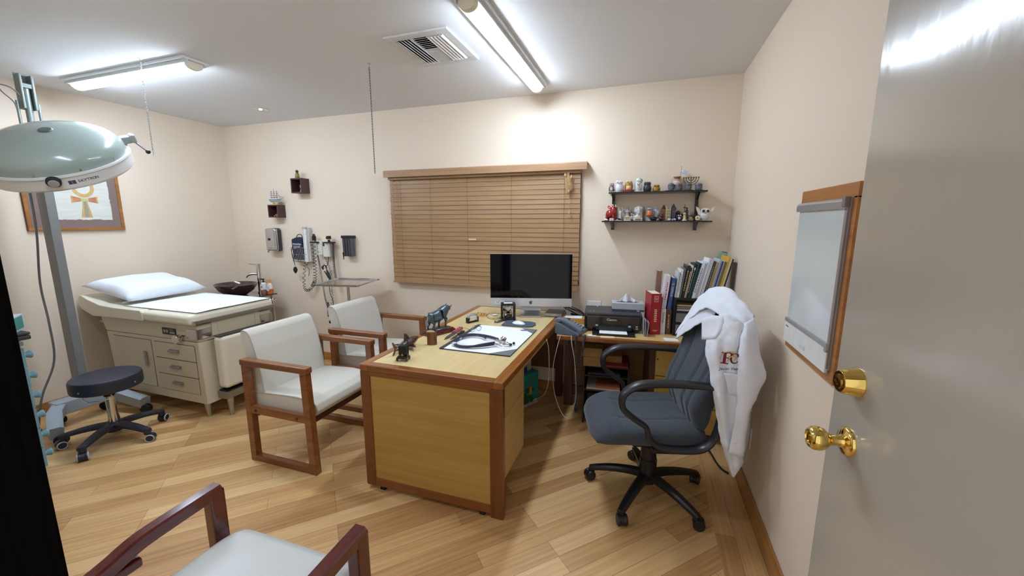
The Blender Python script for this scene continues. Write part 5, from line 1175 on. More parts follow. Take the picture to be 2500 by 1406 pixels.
BK = [  # width, height, colour, print, label
 (.012, .205, (190, 196, 196), None, 'thin grey spiral booklet, first of the leaning row of books'),
 (.019, .225, (226, 232, 228), (120, 130, 130), 'white spiral bound book near the left end of the leaning row'),
 (.013, .235, (108, 118, 128), None, 'slim slate grey book beside the white spiral bound one'),
 (.023, .262, (30, 30, 32), (206, 186, 70), 'black book with a yellow vertical title'),
 (.009, .215, (196, 160, 132), None, 'thin pinkish tan booklet right of the black yellow-titled book'),
 (.006, .262, (230, 222, 206), None, 'thin cream booklet left of the navy volume'),
 (.014, .278, (24, 34, 48), (206, 210, 216), 'tall dark navy hardcover with a white band near its top'),
 (.015, .278, (26, 86, 84), None, 'dark teal hardcover beside the navy volume'),
 (.011, .285, (42, 38, 38), (150, 140, 120), 'slim charcoal book right of the teal hardcover'),
 (.023, .292, (228, 230, 242), (88, 96, 150), 'wide white book with a blue vertical title'),
 (.009, .285, (206, 196, 214), None, 'thin lilac booklet right of the wide blue-titled book'),
 (.008, .295, (196, 216, 230), None, 'thin pale blue booklet beside the tall white folder'),
 (.012, .325, (232, 238, 240), None, 'tall white folder rising above the middle of the row'),
 (.024, .322, (208, 206, 222), None, 'wide pale lilac binder near the middle of the row'),
 (.021, .305, (64, 64, 62), (160, 160, 156), 'wide dark grey binder right of the lilac binder'),
 (.011, .292, (196, 170, 132), (90, 70, 40), 'tan book with dark lettering left of the orange booklet'),
 (.007, .292, (206, 150, 50), None, 'thin orange booklet right of the tan book'),
 (.012, .318, (190, 206, 222), None, 'pale blue folder right of the orange booklet'),
 (.007, .305, (150, 156, 196), None, 'thin lavender booklet left of the deep blue book'),
 (.011, .305, (44, 62, 132), None, 'deep blue book in the right half of the row'),
 (.007, .31, (206, 212, 216), None, 'thin pale grey magazine right of the deep blue book'),
 (.008, .300, (128, 122, 112), None, 'thin brown grey magazine left of the dark one'),
 (.007, .30, (104, 100, 96), None, 'thin dark grey magazine beside the lime yellow one'),
 (.006, .305, (186, 190, 60), None, 'thin lime yellow magazine left of the golden folder'),
 (.010, .34, (222, 168, 50), None, 'tall golden yellow folder near the right end'),
 (.016, .335, (222, 212, 186), None, 'wide beige folder near the right end'),
 (.011, .325, (42, 38, 36), None, 'black folder at the far right end of the leaning row'),
]
xx = .826; TZ = CZ+.2816; ln = R(11.5); n_ = len(BK); tot = sum(k[0] for k in BK); sc0 = .305/tot
for i, (w_, h, c, pc_, lb) in enumerate(BK):
    w_ *= sc0
    th = R(5+7*min(1, i/8))
    book(lb, CRD(xx, .215+.002*(i % 3), TZ), w_*math.cos(ln)*.97, h*.90, .17 if i < 20 else .20, c, th, SA, 'leaning row of books', tcol=pc_, soft=w_ < .01, tb=(.2, .85), flatmark=(.83, .9, (206, 210, 216)) if i == 6 else None)
    xx += w_
o = B().bx(0, .055, 0, .0015, 0, .33, mat=Matrix.Rotation(R(13), 4, 'Y')).make('green_card', P('mint green card', (148, 190, 166), .6, var=.05), None, loc=CRD(1.075, .455, TZ), rot=(0, 0, SA), flat=True); tag(o, 'mint green card sticking up behind the row of books', 'card')
o = B().bx(0, .04, 0, .0015, 0, .325, mat=Matrix.Rotation(R(9), 4, 'Y')).make('purple_folder', P('deep violet card', (64, 56, 112), .6, var=.05), None, loc=CRD(1.118, .465, TZ), rot=(0, 0, SA), flat=True); tag(o, 'deep violet folder sticking up at the right end behind the books', 'folder')
# ---------------------------------------------------------------- under the side desk
t = thing('shelf_rack', 'small black shelf rack standing under the side desk', 'rack', CRD(.195, .13, 0), SA)
B().bx(0, .012, 0, .30, 0, .475).bx(.328, .34, 0, .30, 0, .475).bx(.012, .328, 0, .30, .463, .475).bx(.012, .328, 0, .30, .385, .395).bx(.012, .328, 0, .3, .27, .28).bx(.012, .328, 0, .3, .12, .13).bx(.012, .328, .29, .3, .0, .43).make('rack_frame', P('black brown rack', (34, 26, 24), .5), t, flat=True)
for k, (x, y, z, lb) in enumerate(((.195, .10, .4766, 'lower brown cardboard box stacked under the side desk'), (.19, .105, .5475, 'upper brown cardboard box stacked under the side desk'))):
    t = thing('cardboard_box', lb, 'box', CRD(x, y, z), SA+R(2-4*k), 'cardboard boxes under the side desk')
    B().bx(0, .14, 0, .2, 0, .07, .003).make('box_body', P('worn brown cardboard', (158, 122, 74), .8, var=.14, scale=22), t, flat=True)
    B().bx(-.001, .141, .085, .115, .067, .0708).make('tape_strip', P('tan tape', (174, 138, 86), .4), t, flat=True)
o = B().bx(0, .17, 0, .22, 0, .012, .003).make('magenta_folder', P('crimson folder', (140, 24, 48), .5), None, loc=CRD(.355, .12, .4766), rot=(0, 0, SA)); tag(o, 'crimson folder lying on the black rack', 'folder')
o = B().bx(0, .13, 0, .2, 0, .05, .004).make('parcel', P('tan parcel paper', (164, 128, 70), .8, var=.15, scale=20), None, loc=CRD(.35, .19, .489), rot=(0, 0, SA)); tag(o, 'tan paper parcel on the crimson folder under the side desk', 'parcel')
for k, (x, z, w_, c, lb) in enumerate(((.222, .2806, .25, (206, 196, 190), 'pile of white papers on the middle shelf of the black rack'), (.29, .2956, .18, (190, 110, 70), 'orange brown folder on the middle shelf of the black rack'), (.222, .1306, .2, (196, 170, 150), 'pile of beige papers on the lower shelf of the black rack'), (.23, .3956, .24, (60, 58, 64), 'dark folder on the upper shelf of the black rack'))):
    o = B().bx(0, w_, 0, .24, 0, .014).make('paper_pile', P('pile %d' % c[0], c, .8, var=.08, scale=50), None, loc=CRD(x, .135+.004*k, z), rot=(0, 0, SA), flat=True); tag(o, lb, 'papers', 'papers on the black rack')
# gift bag in the knee space
t = thing('gift_bag', 'turquoise paper gift bag with leafy print under the desk', 'gift bag', (-.925, 3.05, 0), R(62))
TQ = P('turquoise bag paper', (44, 156, 146), .5, var=.06)
B().prism([(-.13, .0), (.13, .0), (.132, .29), (-.132, .285)], -.055, .055, 'xz').make('bag_body', TQ, t, flat=True)
bb_ = t.children[0]
B().bx(-.13, .13, -.0565, -.0545, .004, .03).make('bottom_band', P('white red band', (224, 220, 220), .6, col2=(196, 80, 84), scale=70), bb_, flat=True)
GN = P('dark leaf green', (38, 96, 44), .6, var=.2, scale=40)
for x, z, r_, mt in ((-.05, .10, .045, GN), (-.02, .065, .04, GN), (.03, .08, .03, GN), (.0, .15, .03, GN), (-.085, .06, .03, GN), (.055, .14, .02, GN), (.05, .05, .025, GN)): B().ell((x, -.056, z), (r_, .0012, r_*.9), 0, 14).make('leaf_print', mt, bb_)
B().ell((.035, -.0575, .135), (.016, .0012, .038)).make('parrot_print', P('golden print', (216, 158, 44), .6), bb_)
for x, z in ((-.065, .14), (-.1, .11)):
    for k in range(5): B().ell((x+.012*math.cos(k*1.257), -.0578, z+.012*math.sin(k*1.257)), (.008, .001, .008), 0, 8).make('flower_print', P('white print', (222, 222, 216), .6), bb_)
B().tube([(-.1, -.058, .20), (-.04, -.058, .17), (.03, -.058, .19), (.08, -.058, .25)], .004, 6).make('coral_print', P('coral print', (176, 82, 66), .6), bb_)
for k, (x, z, w_, h, c) in enumerate(((-.10, .26, .07, .10, (214, 214, 210)), (-.02, .25, .06, .08, (40, 66, 140)), (.05, .27, .06, .12, (196, 192, 176)), (-.06, .24, .05, .15, (190, 188, 180)))): B().bx(x, x+w_, -.03+.02*k, -.02+.02*k, z-.12, z+h).make('packet', P('packet %d' % k, c, .6, var=.1), t, flat=True)
# ---------------------------------------------------------------- office chair (faces local +x)
FAB = fabric('blue grey woven upholstery', (42, 47, 54), (84, 91, 100), 260.)
SEAM = P('dark seam', (42, 47, 55), .9)
ARMP = P('black arm plastic', (34, 36, 40), .34, var=.05, bump=.05, bscale=300)
OC = (.08, 2.215, 0); ORZ = R(195)
t = thing('office_chair', 'blue grey upholstered swivel office chair with black loop armrests', 'office chair', OC, ORZ)
def pad(outline, surf, thick, n=30, m=22):
    """padded panel: outline(u,v)->(a,b) in plane, surf(a,b,u,v)->front offset; returns B in (offset,a,b) order"""
    b = B(); V = {}
    for s in (0, 1):
        for i in range(n+1):
            for j in range(m+1):
                u, v = i/n*2-1, j/m*2-1
                if s and (i in (0, n) or j in (0, m)): V[s, i, j] = V[0, i, j]; continue
                a, c = outline(u, v); e = max(0, (1-abs(u)**6)*(1-abs(v)**6))**.5
                V[s, i, j] = b.bm.verts.new(surf(a, c, u, v, e, s, thick))
        for i in range(n):
            for j in range(m):
                q = [V[s, i, j], V[s, i+1, j], V[s, i+1, j+1], V[s, i, j+1]]
                b.bm.faces.new(q if s == 0 else q[::-1])
    return b
def so(u, v, hx, hy, k=.22):           # rounded rectangle map
    x, y = u*hx, v*hy
    x *= 1-k*max(0, abs(v)-.35)**2*1.2; y *= 1-k*max(0, abs(u)-.35)**2*1.2
    return x, y
def seat_s(a, c, u, v, e, s, th):
    x, y = a+.06, c
    if s == 0:
        z = .470+.055*e-.022*(1-v*v)*(u < .5)*(1-abs(u))+.012*abs(v)**2*e
        z -= .05*max(0, u-.45)**1.5*1.6
        g = math.exp(-((abs(y)-.11)/.008)**2)*.006*(u < .55)*(u > -.9)+math.exp(-((x+.02)/.008)**2)*.004*(abs(y) < .11)
        z -= g
    else: z = .470-th*e-.05*max(0, u-.45)**1.5*1.2
    return (x, y, z)
pad(lambda u, v: so(u, v, .30, .265, .2), seat_s, .055, 60, 50).make('seat', FAB, t, sharp=180)
def back_s(a, c, u, v, e, s, th):      # a: y, c: z
    zz = c+.80; base = -.195-.29*max(0, (zz-.62))-.03*max(0, .60-zz)
    lum = .022*math.exp(-((zz-.66)/.10)**2)
    if s == 0:
        x = base+(.045+lum)*e+.02*abs(u)**3*e
        for k in (.085, .18):
            w_ = k*(1+.25*(zz-.8)/.3); x -= math.exp(-((abs(a)-w_)/.011)**2)*.012*(abs(v) < .92)
        x -= math.exp(-((zz-.635-.06*abs(a)/.2)/.008)**2)*.006*(abs(a) < .16)
    else: x = base-th*e
    return (x, a, zz)
pad(lambda u, v: so(u*(1-.06*max(0, v)), v, .25, .325, .24), back_s, .05, 56, 60).make('backrest', FAB, t, sharp=180)
for s in (-1, 1):
    y = s*.285
    pts = [(-.235, y, .765), (-.10, y, .782), (.06, y, .785), (.16, y, .772), (.222, y, .725), (.222, y, .655), (.165, y*.99, .60), (.105, y*.975, .555), (.085, y*.965, .495), (.03, y*.955, .447), (-.08, y*.95, .435), (-.175, y*.955, .448), (-.225, y*.97, .51), (-.243, y*.99, .63), (-.245, y, .72)]
    rr = [.026, .028, .03, .030, .028, .025, .023, .022, .022, .024, .026, .026, .024, .022, .023]
    B().tube(pts, rr, 14, closed=True, sub=5, flat=(.62, 1.1), up=None).make('armrest', ARMP, t, sharp=180)
    B().bx(-.06, .06, min(y*.62, y*.93), max(y*.62, y*.93), .405, .43, .005).make('arm_bracket', BLKM, t)
B().bx(-.16, .13, -.12, .12, .345, .395, .02).cyl((.02, .12, .37), (.04, .26, .365), .006, n=8).make('tilt_mechanism', BLKM, t)
B().bx(-.245, -.205, -.045, .045, .36, .62, .01).bx(-.235, -.10, -.04, .04, .355, .385, .006).make('back_bracket', BLKM, t)
B().cyl((0, 0, .11), (0, 0, .22), .05, .047, 22).cyl((0, 0, .22), (0, 0, .30), .043, n=20).cyl((0, 0, .29), (0, 0, .36), .034, n=20).make('gas_column', P('satin black column', (24, 24, 27), .4), t)
star(t, 5, .335, .125, .075, .030, R(-20), P('black base plastic', (26, 27, 30), .38, var=.05), lambda r_, p, a: caster(r_, p, a+.7, .030, .052, False, P('black base plastic', (26, 27, 30), .38, var=.05)))
# ---------------------------------------------------------------- lab coat over the chair back
t = thing('lab_coat', 'white doctor coat with embroidered monogram draped over the office chair back', 'coat', (.40, 2.2, 0))
CT = P('white coat cotton', (226, 230, 240), .85, var=.012, bump=.15, bscale=14)
def LC(rows): return [[(x-.40, y-2.2, z) for x, y, z in r] for r in rows]
SOL = {'SOLIDIFY': {'thickness': .004, 'offset': 0.}}
P1 = [[(.36, 2.68, .607), (.40, 2.62, .60), (.44, 2.56, .60), (.485, 2.48, .60), (.52, 2.38, .60), (.545, 2.28, .60), (.555, 2.16, .60)],
 [(.30, 2.66, .80), (.345, 2.60, .86), (.40, 2.52, .92), (.45, 2.43, .95), (.49, 2.32, .95), (.52, 2.20, .93), (.535, 2.08, .88)],
 [(.251, 2.6, .921), (.298, 2.56, 1.039), (.346, 2.47, 1.145), (.387, 2.35, 1.200), (.432, 2.23, 1.195), (.466, 2.12, 1.165), (.490, 2.03, 1.118)],
 [(.224, 2.54, .912), (.262, 2.48, 1.005), (.302, 2.38, 1.095), (.348, 2.26, 1.158), (.393, 2.12, 1.160), (.436, 2.02, 1.133), (.483, 1.965, 1.074)],
 [(.200, 2.48, .886), (.232, 2.44, .948), (.268, 2.355, 1.026), (.318, 2.235, 1.105), (.376, 2.06, 1.097), (.426, 1.98, 1.076), (.491, 1.945, 1.014)]]
B().grid(LC(P1), sub=8).make('shoulder_drape', CT, t, sharp=180, mods=SOL, wn=False, fold=(.022, .07))
P2 = [[(0.363, 2.1, 1.106), (0.378, 2.05, 1.124), (0.397, 2.0, 1.123), (0.423, 1.975, 1.106), (0.451, 1.97, 1.081)], [(0.333, 2.06, 1.047), (0.358, 2.02, 1.06), (0.388, 1.995, 1.059), (0.42, 1.97, 1.059), (0.451, 1.985, 1.039)], [(0.3, 2.03, 0.955), (0.333, 1.985, 0.976), (0.371, 1.98, 0.982), (0.411, 1.96, 0.98), (0.448, 1.985, 0.957)], [(0.319, 1.985, 0.856), (0.349, 1.955, 0.869), (0.388, 1.958, 0.868), (0.424, 1.945, 0.87), (0.456, 1.98, 0.845)], [(0.351, 1.965, 0.704), (0.372, 1.94, 0.719), (0.41, 1.965, 0.714), (0.442, 1.955, 0.723), (0.474, 1.99, 0.702)], [(0.386, 1.98, 0.546), (0.404, 1.955, 0.559), (0.434, 1.975, 0.553), (0.46, 1.965, 0.568), (0.485, 2.0, 0.553)], [(0.428, 2.0, 0.418), (0.44, 1.985, 0.417), (0.457, 1.99, 0.413), (0.475, 1.985, 0.428), (0.498, 2.01, 0.439)], [(0.464, 2.01, 0.321), (0.466, 2.0, 0.323), (0.472, 2.0, 0.329), (0.484, 2.0, 0.36), (0.507, 2.02, 0.4)]]
B().grid(LC(P2), sub=8).make('front_panel', CT, t, sharp=180, mods=SOL, wn=False, fold=(.014, .045))
P3 = [[(.455, 2.02, 1.06), (.475, 2.10, 1.06), (.51, 2.2, 1.0), (.545, 2.2, .95)], [(.46, 2.05, .75), (.485, 2.10, .75), (.52, 2.18, .75), (.56, 2.2, .72)], [(.49, 2.08, .5), (.51, 2.12, .48), (.535, 2.17, .45), (.565, 2.2, .45)], [(.51, 2.08, .36), (.525, 2.12, .33), (.54, 2.15, .33), (.56, 2.19, .36)]]
B().grid(LC(P3), sub=5).make('back_panel', CT, t, sharp=180, mods=SOL, wn=False, fold=(.02, .06))
SL = [((0.44, 2.0, 1.099), (0.487, 2.02, 1.125)), ((0.438, 1.96, 1.054), (0.5, 1.99, 1.051)), ((0.43, 1.945, 0.991), (0.511, 1.965, 0.983)), ((0.427, 1.94, 0.925), (0.524, 1.95, 0.923)), ((0.427, 1.935, 0.868), (0.539, 1.945, 0.875)), ((0.432, 1.935, 0.79), (0.52, 1.95, 0.796)), ((0.435, 1.935, 0.691), (0.5, 1.955, 0.696)), ((0.43, 1.94, 0.58), (0.493, 1.96, 0.585)), ((0.424, 1.945, 0.48), (0.49, 1.965, 0.469))]
b = B(); rings = []; n = 20
Lc = cat([a for a, c in SL], 5); Rc = cat([c for a, c in SL], 5)
for k, (a, c) in enumerate(zip(Lc, Rc)):
    m_ = (a+c)/2; h_ = (c-a)/2; u = k/(len(Lc)-1); dp = .030-.006*u
    rings.append([b.bm.verts.new(m_+h_*math.cos(2*PI*j/n)+Vector((.0, -1, 0))*dp*(math.sin(2*PI*j/n)+.22*math.sin(3*2*PI*j/n+5*u))-Vector((.40, 2.2, 0))) for j in range(n)])
for A, C in zip(rings, rings[1:]):
    for j in range(n): b.bm.faces.new([A[j], A[(j+1) % n], C[(j+1) % n], C[j]])
sv = b.make('sleeve', CT, t, sharp=180, mods=SOL, wn=False, fold=(.014, .06))
q = B()
for k in (-4,): q.tube([v.co.copy()*1.0 for v in []] or [(p.x-.40, p.y-2.2, p.z) for p in [Lc[k]+(Rc[k]-Lc[k])*.5+(Rc[k]-Lc[k])*.5*math.cos(2*PI*j/16)+Vector((0, -.0245*math.sin(2*PI*j/16), 0)) for j in range(16)]], .0016, 5, closed=True, sub=2)
q.make('cuff_seam', P('coat seam shade', (206, 210, 220), .9), sv)
LP = [[(.285, 2.1, 1.077), (.325, 2.075, 1.104), (.372, 2.045, 1.108)], [(.287, 2.085, 1.029), (.323, 2.05, 1.045), (.361, 2.012, 1.062)], [(.287, 2.06, .984), (.313, 2.03, .995), (.336, 2.0, 1.016)]]
B().grid(LC(LP), sub=3).make('lapel', CT, t, sharp=30, mods={'SOLIDIFY': {'thickness': .006, 'offset': 0.}}, wn=False)
LP2 = [[(.362, 2.215, 1.128), (.312, 2.30, 1.086), (.262, 2.385, 1.02), (.21, 2.46, .91)], [(.360, 2.195, 1.10), (.308, 2.275, 1.058), (.258, 2.36, .985), (.206, 2.455, .885)], [(.345, 2.18, 1.065), (.300, 2.26, 1.018), (.250, 2.35, .945), (.202, 2.45, .868)]]
B().grid(LC(LP2), sub=5).make('collar_roll', CT, t, sharp=180, mods=SOL, wn=False, fold=(.012, .05))
PK = [[(.372, 1.938, .868), (.405, 1.936, .872), (.440, 1.930, .868)], [(.384, 1.932, .83), (.414, 1.936, .83), (.448, 1.934, .83)], [(.398, 1.928, .77), (.424, 1.940, .765), (.456, 1.936, .77)]]
B().grid(LC(PK), sub=4).make('breast_pocket', CT, t, sharp=180, mods={'SOLIDIFY': {'thickness': .002, 'offset': 0.}}, wn=False)
rt = (PI/2, 0, R(-16)); MAR = P('maroon thread', (120, 22, 36), .7); GOT = P('gold thread', (212, 160, 50), .6)
MA2 = P('dark maroon thread', (74, 24, 40), .7)
def sp(a, z, o=0.): return (-.012+a*math.cos(R(10)), 1.945-2.2-a*math.sin(R(10))-o, .940+z)
b = B()
for x0, x1, z0, z1 in ((-.024, -.012, -.026, .022), (-.034, -.002, -.030, -.025), (-.032, -.008, .019, .024)):
    b.prism([(x0, z0), (x1, z0), (x1+.002, z1), (x0+.002, z1)], -.0012, .0012, 'xz', mat=Matrix.Translation(sp(0, 0)) @ Matrix.Rotation(R(-10), 4, 'Z'))
b.tube([sp(-.012, .022), sp(.004, .024), sp(.010, .012), sp(.002, .0), sp(-.012, -.001)], [.0022, .003, .0042, .003, .002], 6).make('monogram_letter', MAR, t)
B().tube([sp(.036, .016), sp(.026, .024), sp(.012, .018), sp(.008, -.002), sp(.014, -.019), sp(.028, -.020), sp(.036, -.010)], [.0016, .0022, .0036, .0042, .0034, .002, .0012], 6).tube([sp(.035, .024), sp(.036, .010)], .0018, 6, sub=1).make('monogram_letter', MA2, t)
B().tube([sp(-.036, -.016, .002), sp(-.034, .004, .002), sp(-.026, .018, .002), sp(-.006, .030, .002), sp(.014, .030, .002), sp(.018, .016, .002), sp(.004, .004, .002), sp(-.006, -.018, .002)], [.001, .0014, .0014, .002, .0026, .003, .003, .0018], 6).tube([sp(.012, .016, .002), sp(.026, .004, .002), sp(.020, -.010, .002)], [.0014, .0022, .0014], 6).make('gold_scroll', GOT, t)
text('name_lettering', 'Javier Vazquez', .0185, (.404-.40, 1.936-2.2, .893), (PI/2, R(-9), R(-8)), P('black thread', (34, 34, 46), .7), t, depth=.0008, shear=.3)
o = B().tube([(.455, 2.86, .008), (.48, 2.80, .008), (.497, 2.74, .008), (.512, 2.65, .008), (.535, 2.58, .008), (.565, 2.55, .008)], .006, 8).make('floor_cord', RUBBER, None); tag(o, 'short black power cord lying on the floor beside the coat', 'cord')
# ---------------------------------------------------------------- wall shelf and its figurines
SB = P('black shelf lacquer', (20, 20, 22), .3, coat=.2)
t = thing('wall_shelf', 'black two-tier wall shelf with figurines to the right of the blind', 'wall shelf', (.06, YB, 1.548))
B().bx(-.40, .40, -.165, -.001, 0, .011, .002).make('lower_board', SB, t)
B().bx(-.355, .355, -.165, -.001, .222, .233, .002).make('upper_board', SB, t)
for x in (-.325, .30):
    B().bx(x-.012, x+.012, -.022, -.001, -.062, .222, .002).make('upright', SB, t)
    for z in (0, .222): B().prism([(-.145, z), (-.02, z), (-.02, z-.05), (-.045, z-.048), (-.125, z-.012)], x-.008, x+.008, 'yz', bev=.001).make('bracket', SB, t)
UZ, LZ = 1.5480+.2333, 1.5480+.0113
def cer(r, g, b_, ro=.35, **k): return P('ceramic %d %d %d' % (r, g, b_), (r, g, b_), ro, **k)
def FG(name, label, x, y, z, parts, rz=0., grp='figurines on the wall shelf', ct='figurine'):
    t = thing(name, label, ct, (x, y, z), rz, grp)
    for nm, mt, pr in parts:
        b = B()
        for p in pr:
            k = p[-1] if isinstance(p[-1], dict) else {}; a = p[1:-1] if k else p[1:]
            getattr(b, p[0])(*a, **k)
        b.make(nm, mt, t)
    return t
def owl(name, label, x, y, h, w_, body, eyes, wings, rz=0., z=UZ, base=None, ears=True, belly=None, beak=(200, 150, 70)):
    r = w_/2; pr = [('body', body, [('lathe', [(0, 0), (r*.62, 0), (r*.9, h*.16), (r, h*.36), (r*.86, h*.58), (r*.72, h*.66)], (0, 0, 0), 20), ('lathe', [(r*.72, h*.64), (r*.86, h*.74), (r*.84, h*.86), (r*.5, h*.95), (0, h*.97)], (0, 0, 0), 20)])]
    if ears: pr.append(('ear_tuft', body, [('lathe', [(r*.22, 0), (0, h*.16)], (s*r*.58, 0, h*.86), 8) for s in (-1, 1)]))
    if eyes: pr.append(('eye', eyes, [('ell', (s*r*.36, -r*.76, h*.79), (r*.27, r*.12, r*.27)) for s in (-1, 1)])); pr.append(('pupil', BLKM, [('ell', (s*r*.36, -r*.87, h*.79), (r*.11, r*.05, r*.11), 0, 8) for s in (-1, 1)])); pr.append(('beak', cer(*beak), [('lathe', [(r*.14, 0), (0, -h*.09)], (0, -r*.82, h*.74), 8)]))
    if wings: pr += [('wing', wings, [('ell', (s*r*.88, -.1*r, h*.38), (r*.22, r*.6, h*.26))]) for s in (-1, 1)]
    if belly: pr.append(('belly', belly, [('ell', (0, -r*.62, h*.36), (r*.58, r*.42, h*.24))]))
    if base: pr.append(('base', base[0], [('bx', -base[1], base[1], -base[1]*.8, base[1]*.8, 0, base[2], .002)]))
    t_ = FG(name, label, x, y, z, pr, rz)
    return t_
fy = 3.355
owl('owl_figurine', 'small brown grey owl figurine, leftmost on the upper shelf', -.279, fy, .078, .042, cer(128, 110, 98, var=.25, scale=60), cer(214, 206, 190), cer(96, 78, 66), base=(cer(214, 186, 170), .02, .01), belly=cer(196, 190, 182))
owl('owl_figurine', 'glossy white porcelain owl with large round eyes on the upper shelf', -.222, fy-.012, .098, .066, cer(222, 224, 228, .15), cer(232, 232, 236, .15), cer(200, 196, 204, .2, var=.2, scale=90))
owl('owl_figurine', 'mustard headed owl figurine sitting on a dark red round base', -.148, fy-.005, .086, .058, cer(214, 190, 110), cer(230, 230, 224), cer(150, 70, 80), base=None, belly=cer(230, 214, 150), ears=False)
o = SC.objects[-1] if 0 else None
FG('red_stand', 'dark red round stand carrying the mustard headed owl', 0, 0, 0, [], 0) if 0 else None
own = [x for x in COL.objects if x.get('label', '').startswith('mustard headed')][0]
B().lathe([(0, -.0), (.042, 0), (.045, .004), (.045, .018), (.04, .021), (0, .021)], n=28).make('round_base', cer(150, 44, 62), own)
B().lathe([(.0295, .050), (.030, .062), (.026, .08), (.012, .09), (0, .091)], n=20).make('mustard_cap', cer(176, 136, 52), own)
for s in (-1, 1): B().lathe([(.008, .0), (0, .014)], (s*.014, 0, .084), 8).make('ear_tuft', cer(176, 136, 52), own)
for c_ in own.children:
    if c_.name.split('.')[0] not in ('round_base', 'mustard_cap', 'ear_tuft'): c_.location.z += .012
    if c_.name.split('.')[0] in ('eye',): c_.location.y -= .006
    if c_.name.split('.')[0] in ('pupil', 'beak'): c_.location.y -= .008
d_ = owl('owl_figurine', 'owl figurine dressed in a white doctor coat with one wing raised', -.074, fy-.008, .112, .05, cer(206, 218, 224), cer(236, 234, 226), cer(196, 210, 218), base=(cer(206, 186, 160), .024, .008), belly=cer(214, 190, 150))
B().ell((-.036, -.01, .06), (.006, .006, .02), rot=(0, R(-20), 0)).make('raised_wing', cer(196, 210, 218), d_)
B().tube([(.02, -.012, .10), (.026, -.012, .085), (.02, -.016, .07)], .003, 6).make('brown_hood', cer(132, 98, 60), d_)
B().tube([(-.01, -.022, .066), (0, -.026, .05), (.01, -.022, .066)], .0022, 6).make('collar', cer(80, 90, 130), d_)
owl('owl_figurine', 'smooth dark slate owl vase on a thin black base', -.008, fy, .080, .062, cer(46, 56, 66, .45), None, None, base=(BLKM, .030, .004))
owl('owl_figurine', 'carved honey coloured wooden owl figurine on the upper shelf', .060, fy, .056, .052, cer(176, 128, 56, .5, bump=1., bscale=160, var=.3, scale=80), cer(150, 104, 44), cer(160, 112, 48), beak=(120, 84, 36))
STN = cer(96, 104, 110, .35, var=.25, scale=70)
def head(label, x, y, h, w_, helm, base, rz=0.):
    r = w_/2
    FG('stone_head', label, x, y, UZ, [
     ('base', cer(58, 60, 62, .4), [('bx', -base, base, -.024, .024, 0, .007, .002)]),
     ('head', STN, [('lathe', [(0, 0), (r*.7, 0), (r*.95, h*.3), (r, h*.6), (r*.86, h*.85), (r*.4, h*.99), (0, h)] if helm else [(0, 0), (r*.8, 0), (r, h*.25), (r, h*.72), (r*.88, h*.93), (r*.5, h), (0, h)], (0, 0, .006), 20)]),
     ('face', cer(120, 128, 134, .35), [('ell', (0, -r*.86, h*.42), (r*.16, r*.22, h*.13)), ('ell', (0, -r*.82, h*.22), (r*.36, r*.14, h*.05)), ('ell', (-r*.38, -r*.82, h*.55), (r*.2, r*.1, h*.06)), ('ell', (r*.38, -r*.82, h*.55), (r*.2, r*.1, h*.06))]),
     ('brow_band', cer(70, 78, 84, .35), [('lathe', [(r*1.0, h*.64), (r*1.04, h*.67), (r*1.03, h*.74), (r*.95, h*.76)], (0, 0, .006), 20)])], rz, 'carved stone heads')
head('grey carved stone head with a helmet, leftmost of four, in front of the amphora', .165, 3.335, .056, .050, True, .04, R(20))
head('grey carved stone head with a flat top, second of four from the left', .217, 3.33, .05, .052, False, .026, R(10))
head('grey carved stone head standing before the menorah, third of four', .285, 3.33, .054, .048, True, .032, R(15))
head('flat topped grey carved stone head at the right end of the upper shelf', .357, 3.33, .048, .052, False, .028, R(5))
t = FG('amphora', 'small white and orange two-handled amphora behind the stone heads', .208, 3.395, UZ, [
 ('vase_body', cer(206, 198, 190), [('lathe', [(0, 0), (.018, 0), (.016, .006), (.030, .03), (.036, .055), (.028, .072), (.018, .082), (.017, .096)], (0, 0, 0), 28)]),
 ('orange_band', cer(214, 160, 124), [('lathe', [(.0345, .042), (.0368, .052), (.0365, .060), (.032, .068)], (0, 0, 0), 28)]),
 ('rim', cer(176, 104, 84), [('lathe', [(.017, .095), (.026, .108), (.030, .112), (.026, .113), (.0, .106)], (0, 0, 0), 28)]),
 ('dark_ring', cer(96, 90, 88), [('lathe', [(.0175, .086), (.0195, .088), (.0175, .090)], (0, 0, 0), 28)]),
 ('handle', cer(196, 188, 180), [('tube', [(s*.018, 0, .10), (s*.036, 0, .098), (s*.038, 0, .08), (s*.03, 0, .066)], .003, 8) for s in (-1, 1)])], 0, 'figurines on the wall shelf', 'vase')
FG('paper_flag', 'small blue and white striped paper flag on a stick above the amphora', .238, 3.39, UZ+.11, [
 ('stick', cer(150, 120, 90, .6), [('tube', [(-.012, 0, -.0), (-.006, 0, .04), (-.004, 0, .075), (-.012, 0, .083)], .0014, 6)]),
 ('flag_cloth', PAPER, [('prism', [(-.012, .022), (.034, .008), (.040, .036), (-.004, .052)], -.0006, .0006, 'xz')]),
 ('blue_stripes', cer(70, 120, 186, .6), [('prism', [(-.011+.0016*k+(.016 if k > 2 else 0), .026+k*.0062-(.005 if k > 2 else 0)), (.0345+.0013*k, .0115+k*.0058), (.035+.0013*k, .014+k*.0058), (-.0105+.0016*k+(.016 if k > 2 else 0), .0285+k*.0062-(.005 if k > 2 else 0))], -.0010, -.0006, 'xz') for k in range(5)])], 0, 'figurines on the wall shelf', 'flag')
BRZ = P('aged bronze', (104, 92, 68), .35, .8)
mn = [('base', BRZ, [('lathe', [(0, 0), (.022, 0), (.018, .008), (.006, .014), (.004, .05), (.007, .056), (.004, .062), (.0035, .10), (0, .10)], (0, 0, 0), 14)])]
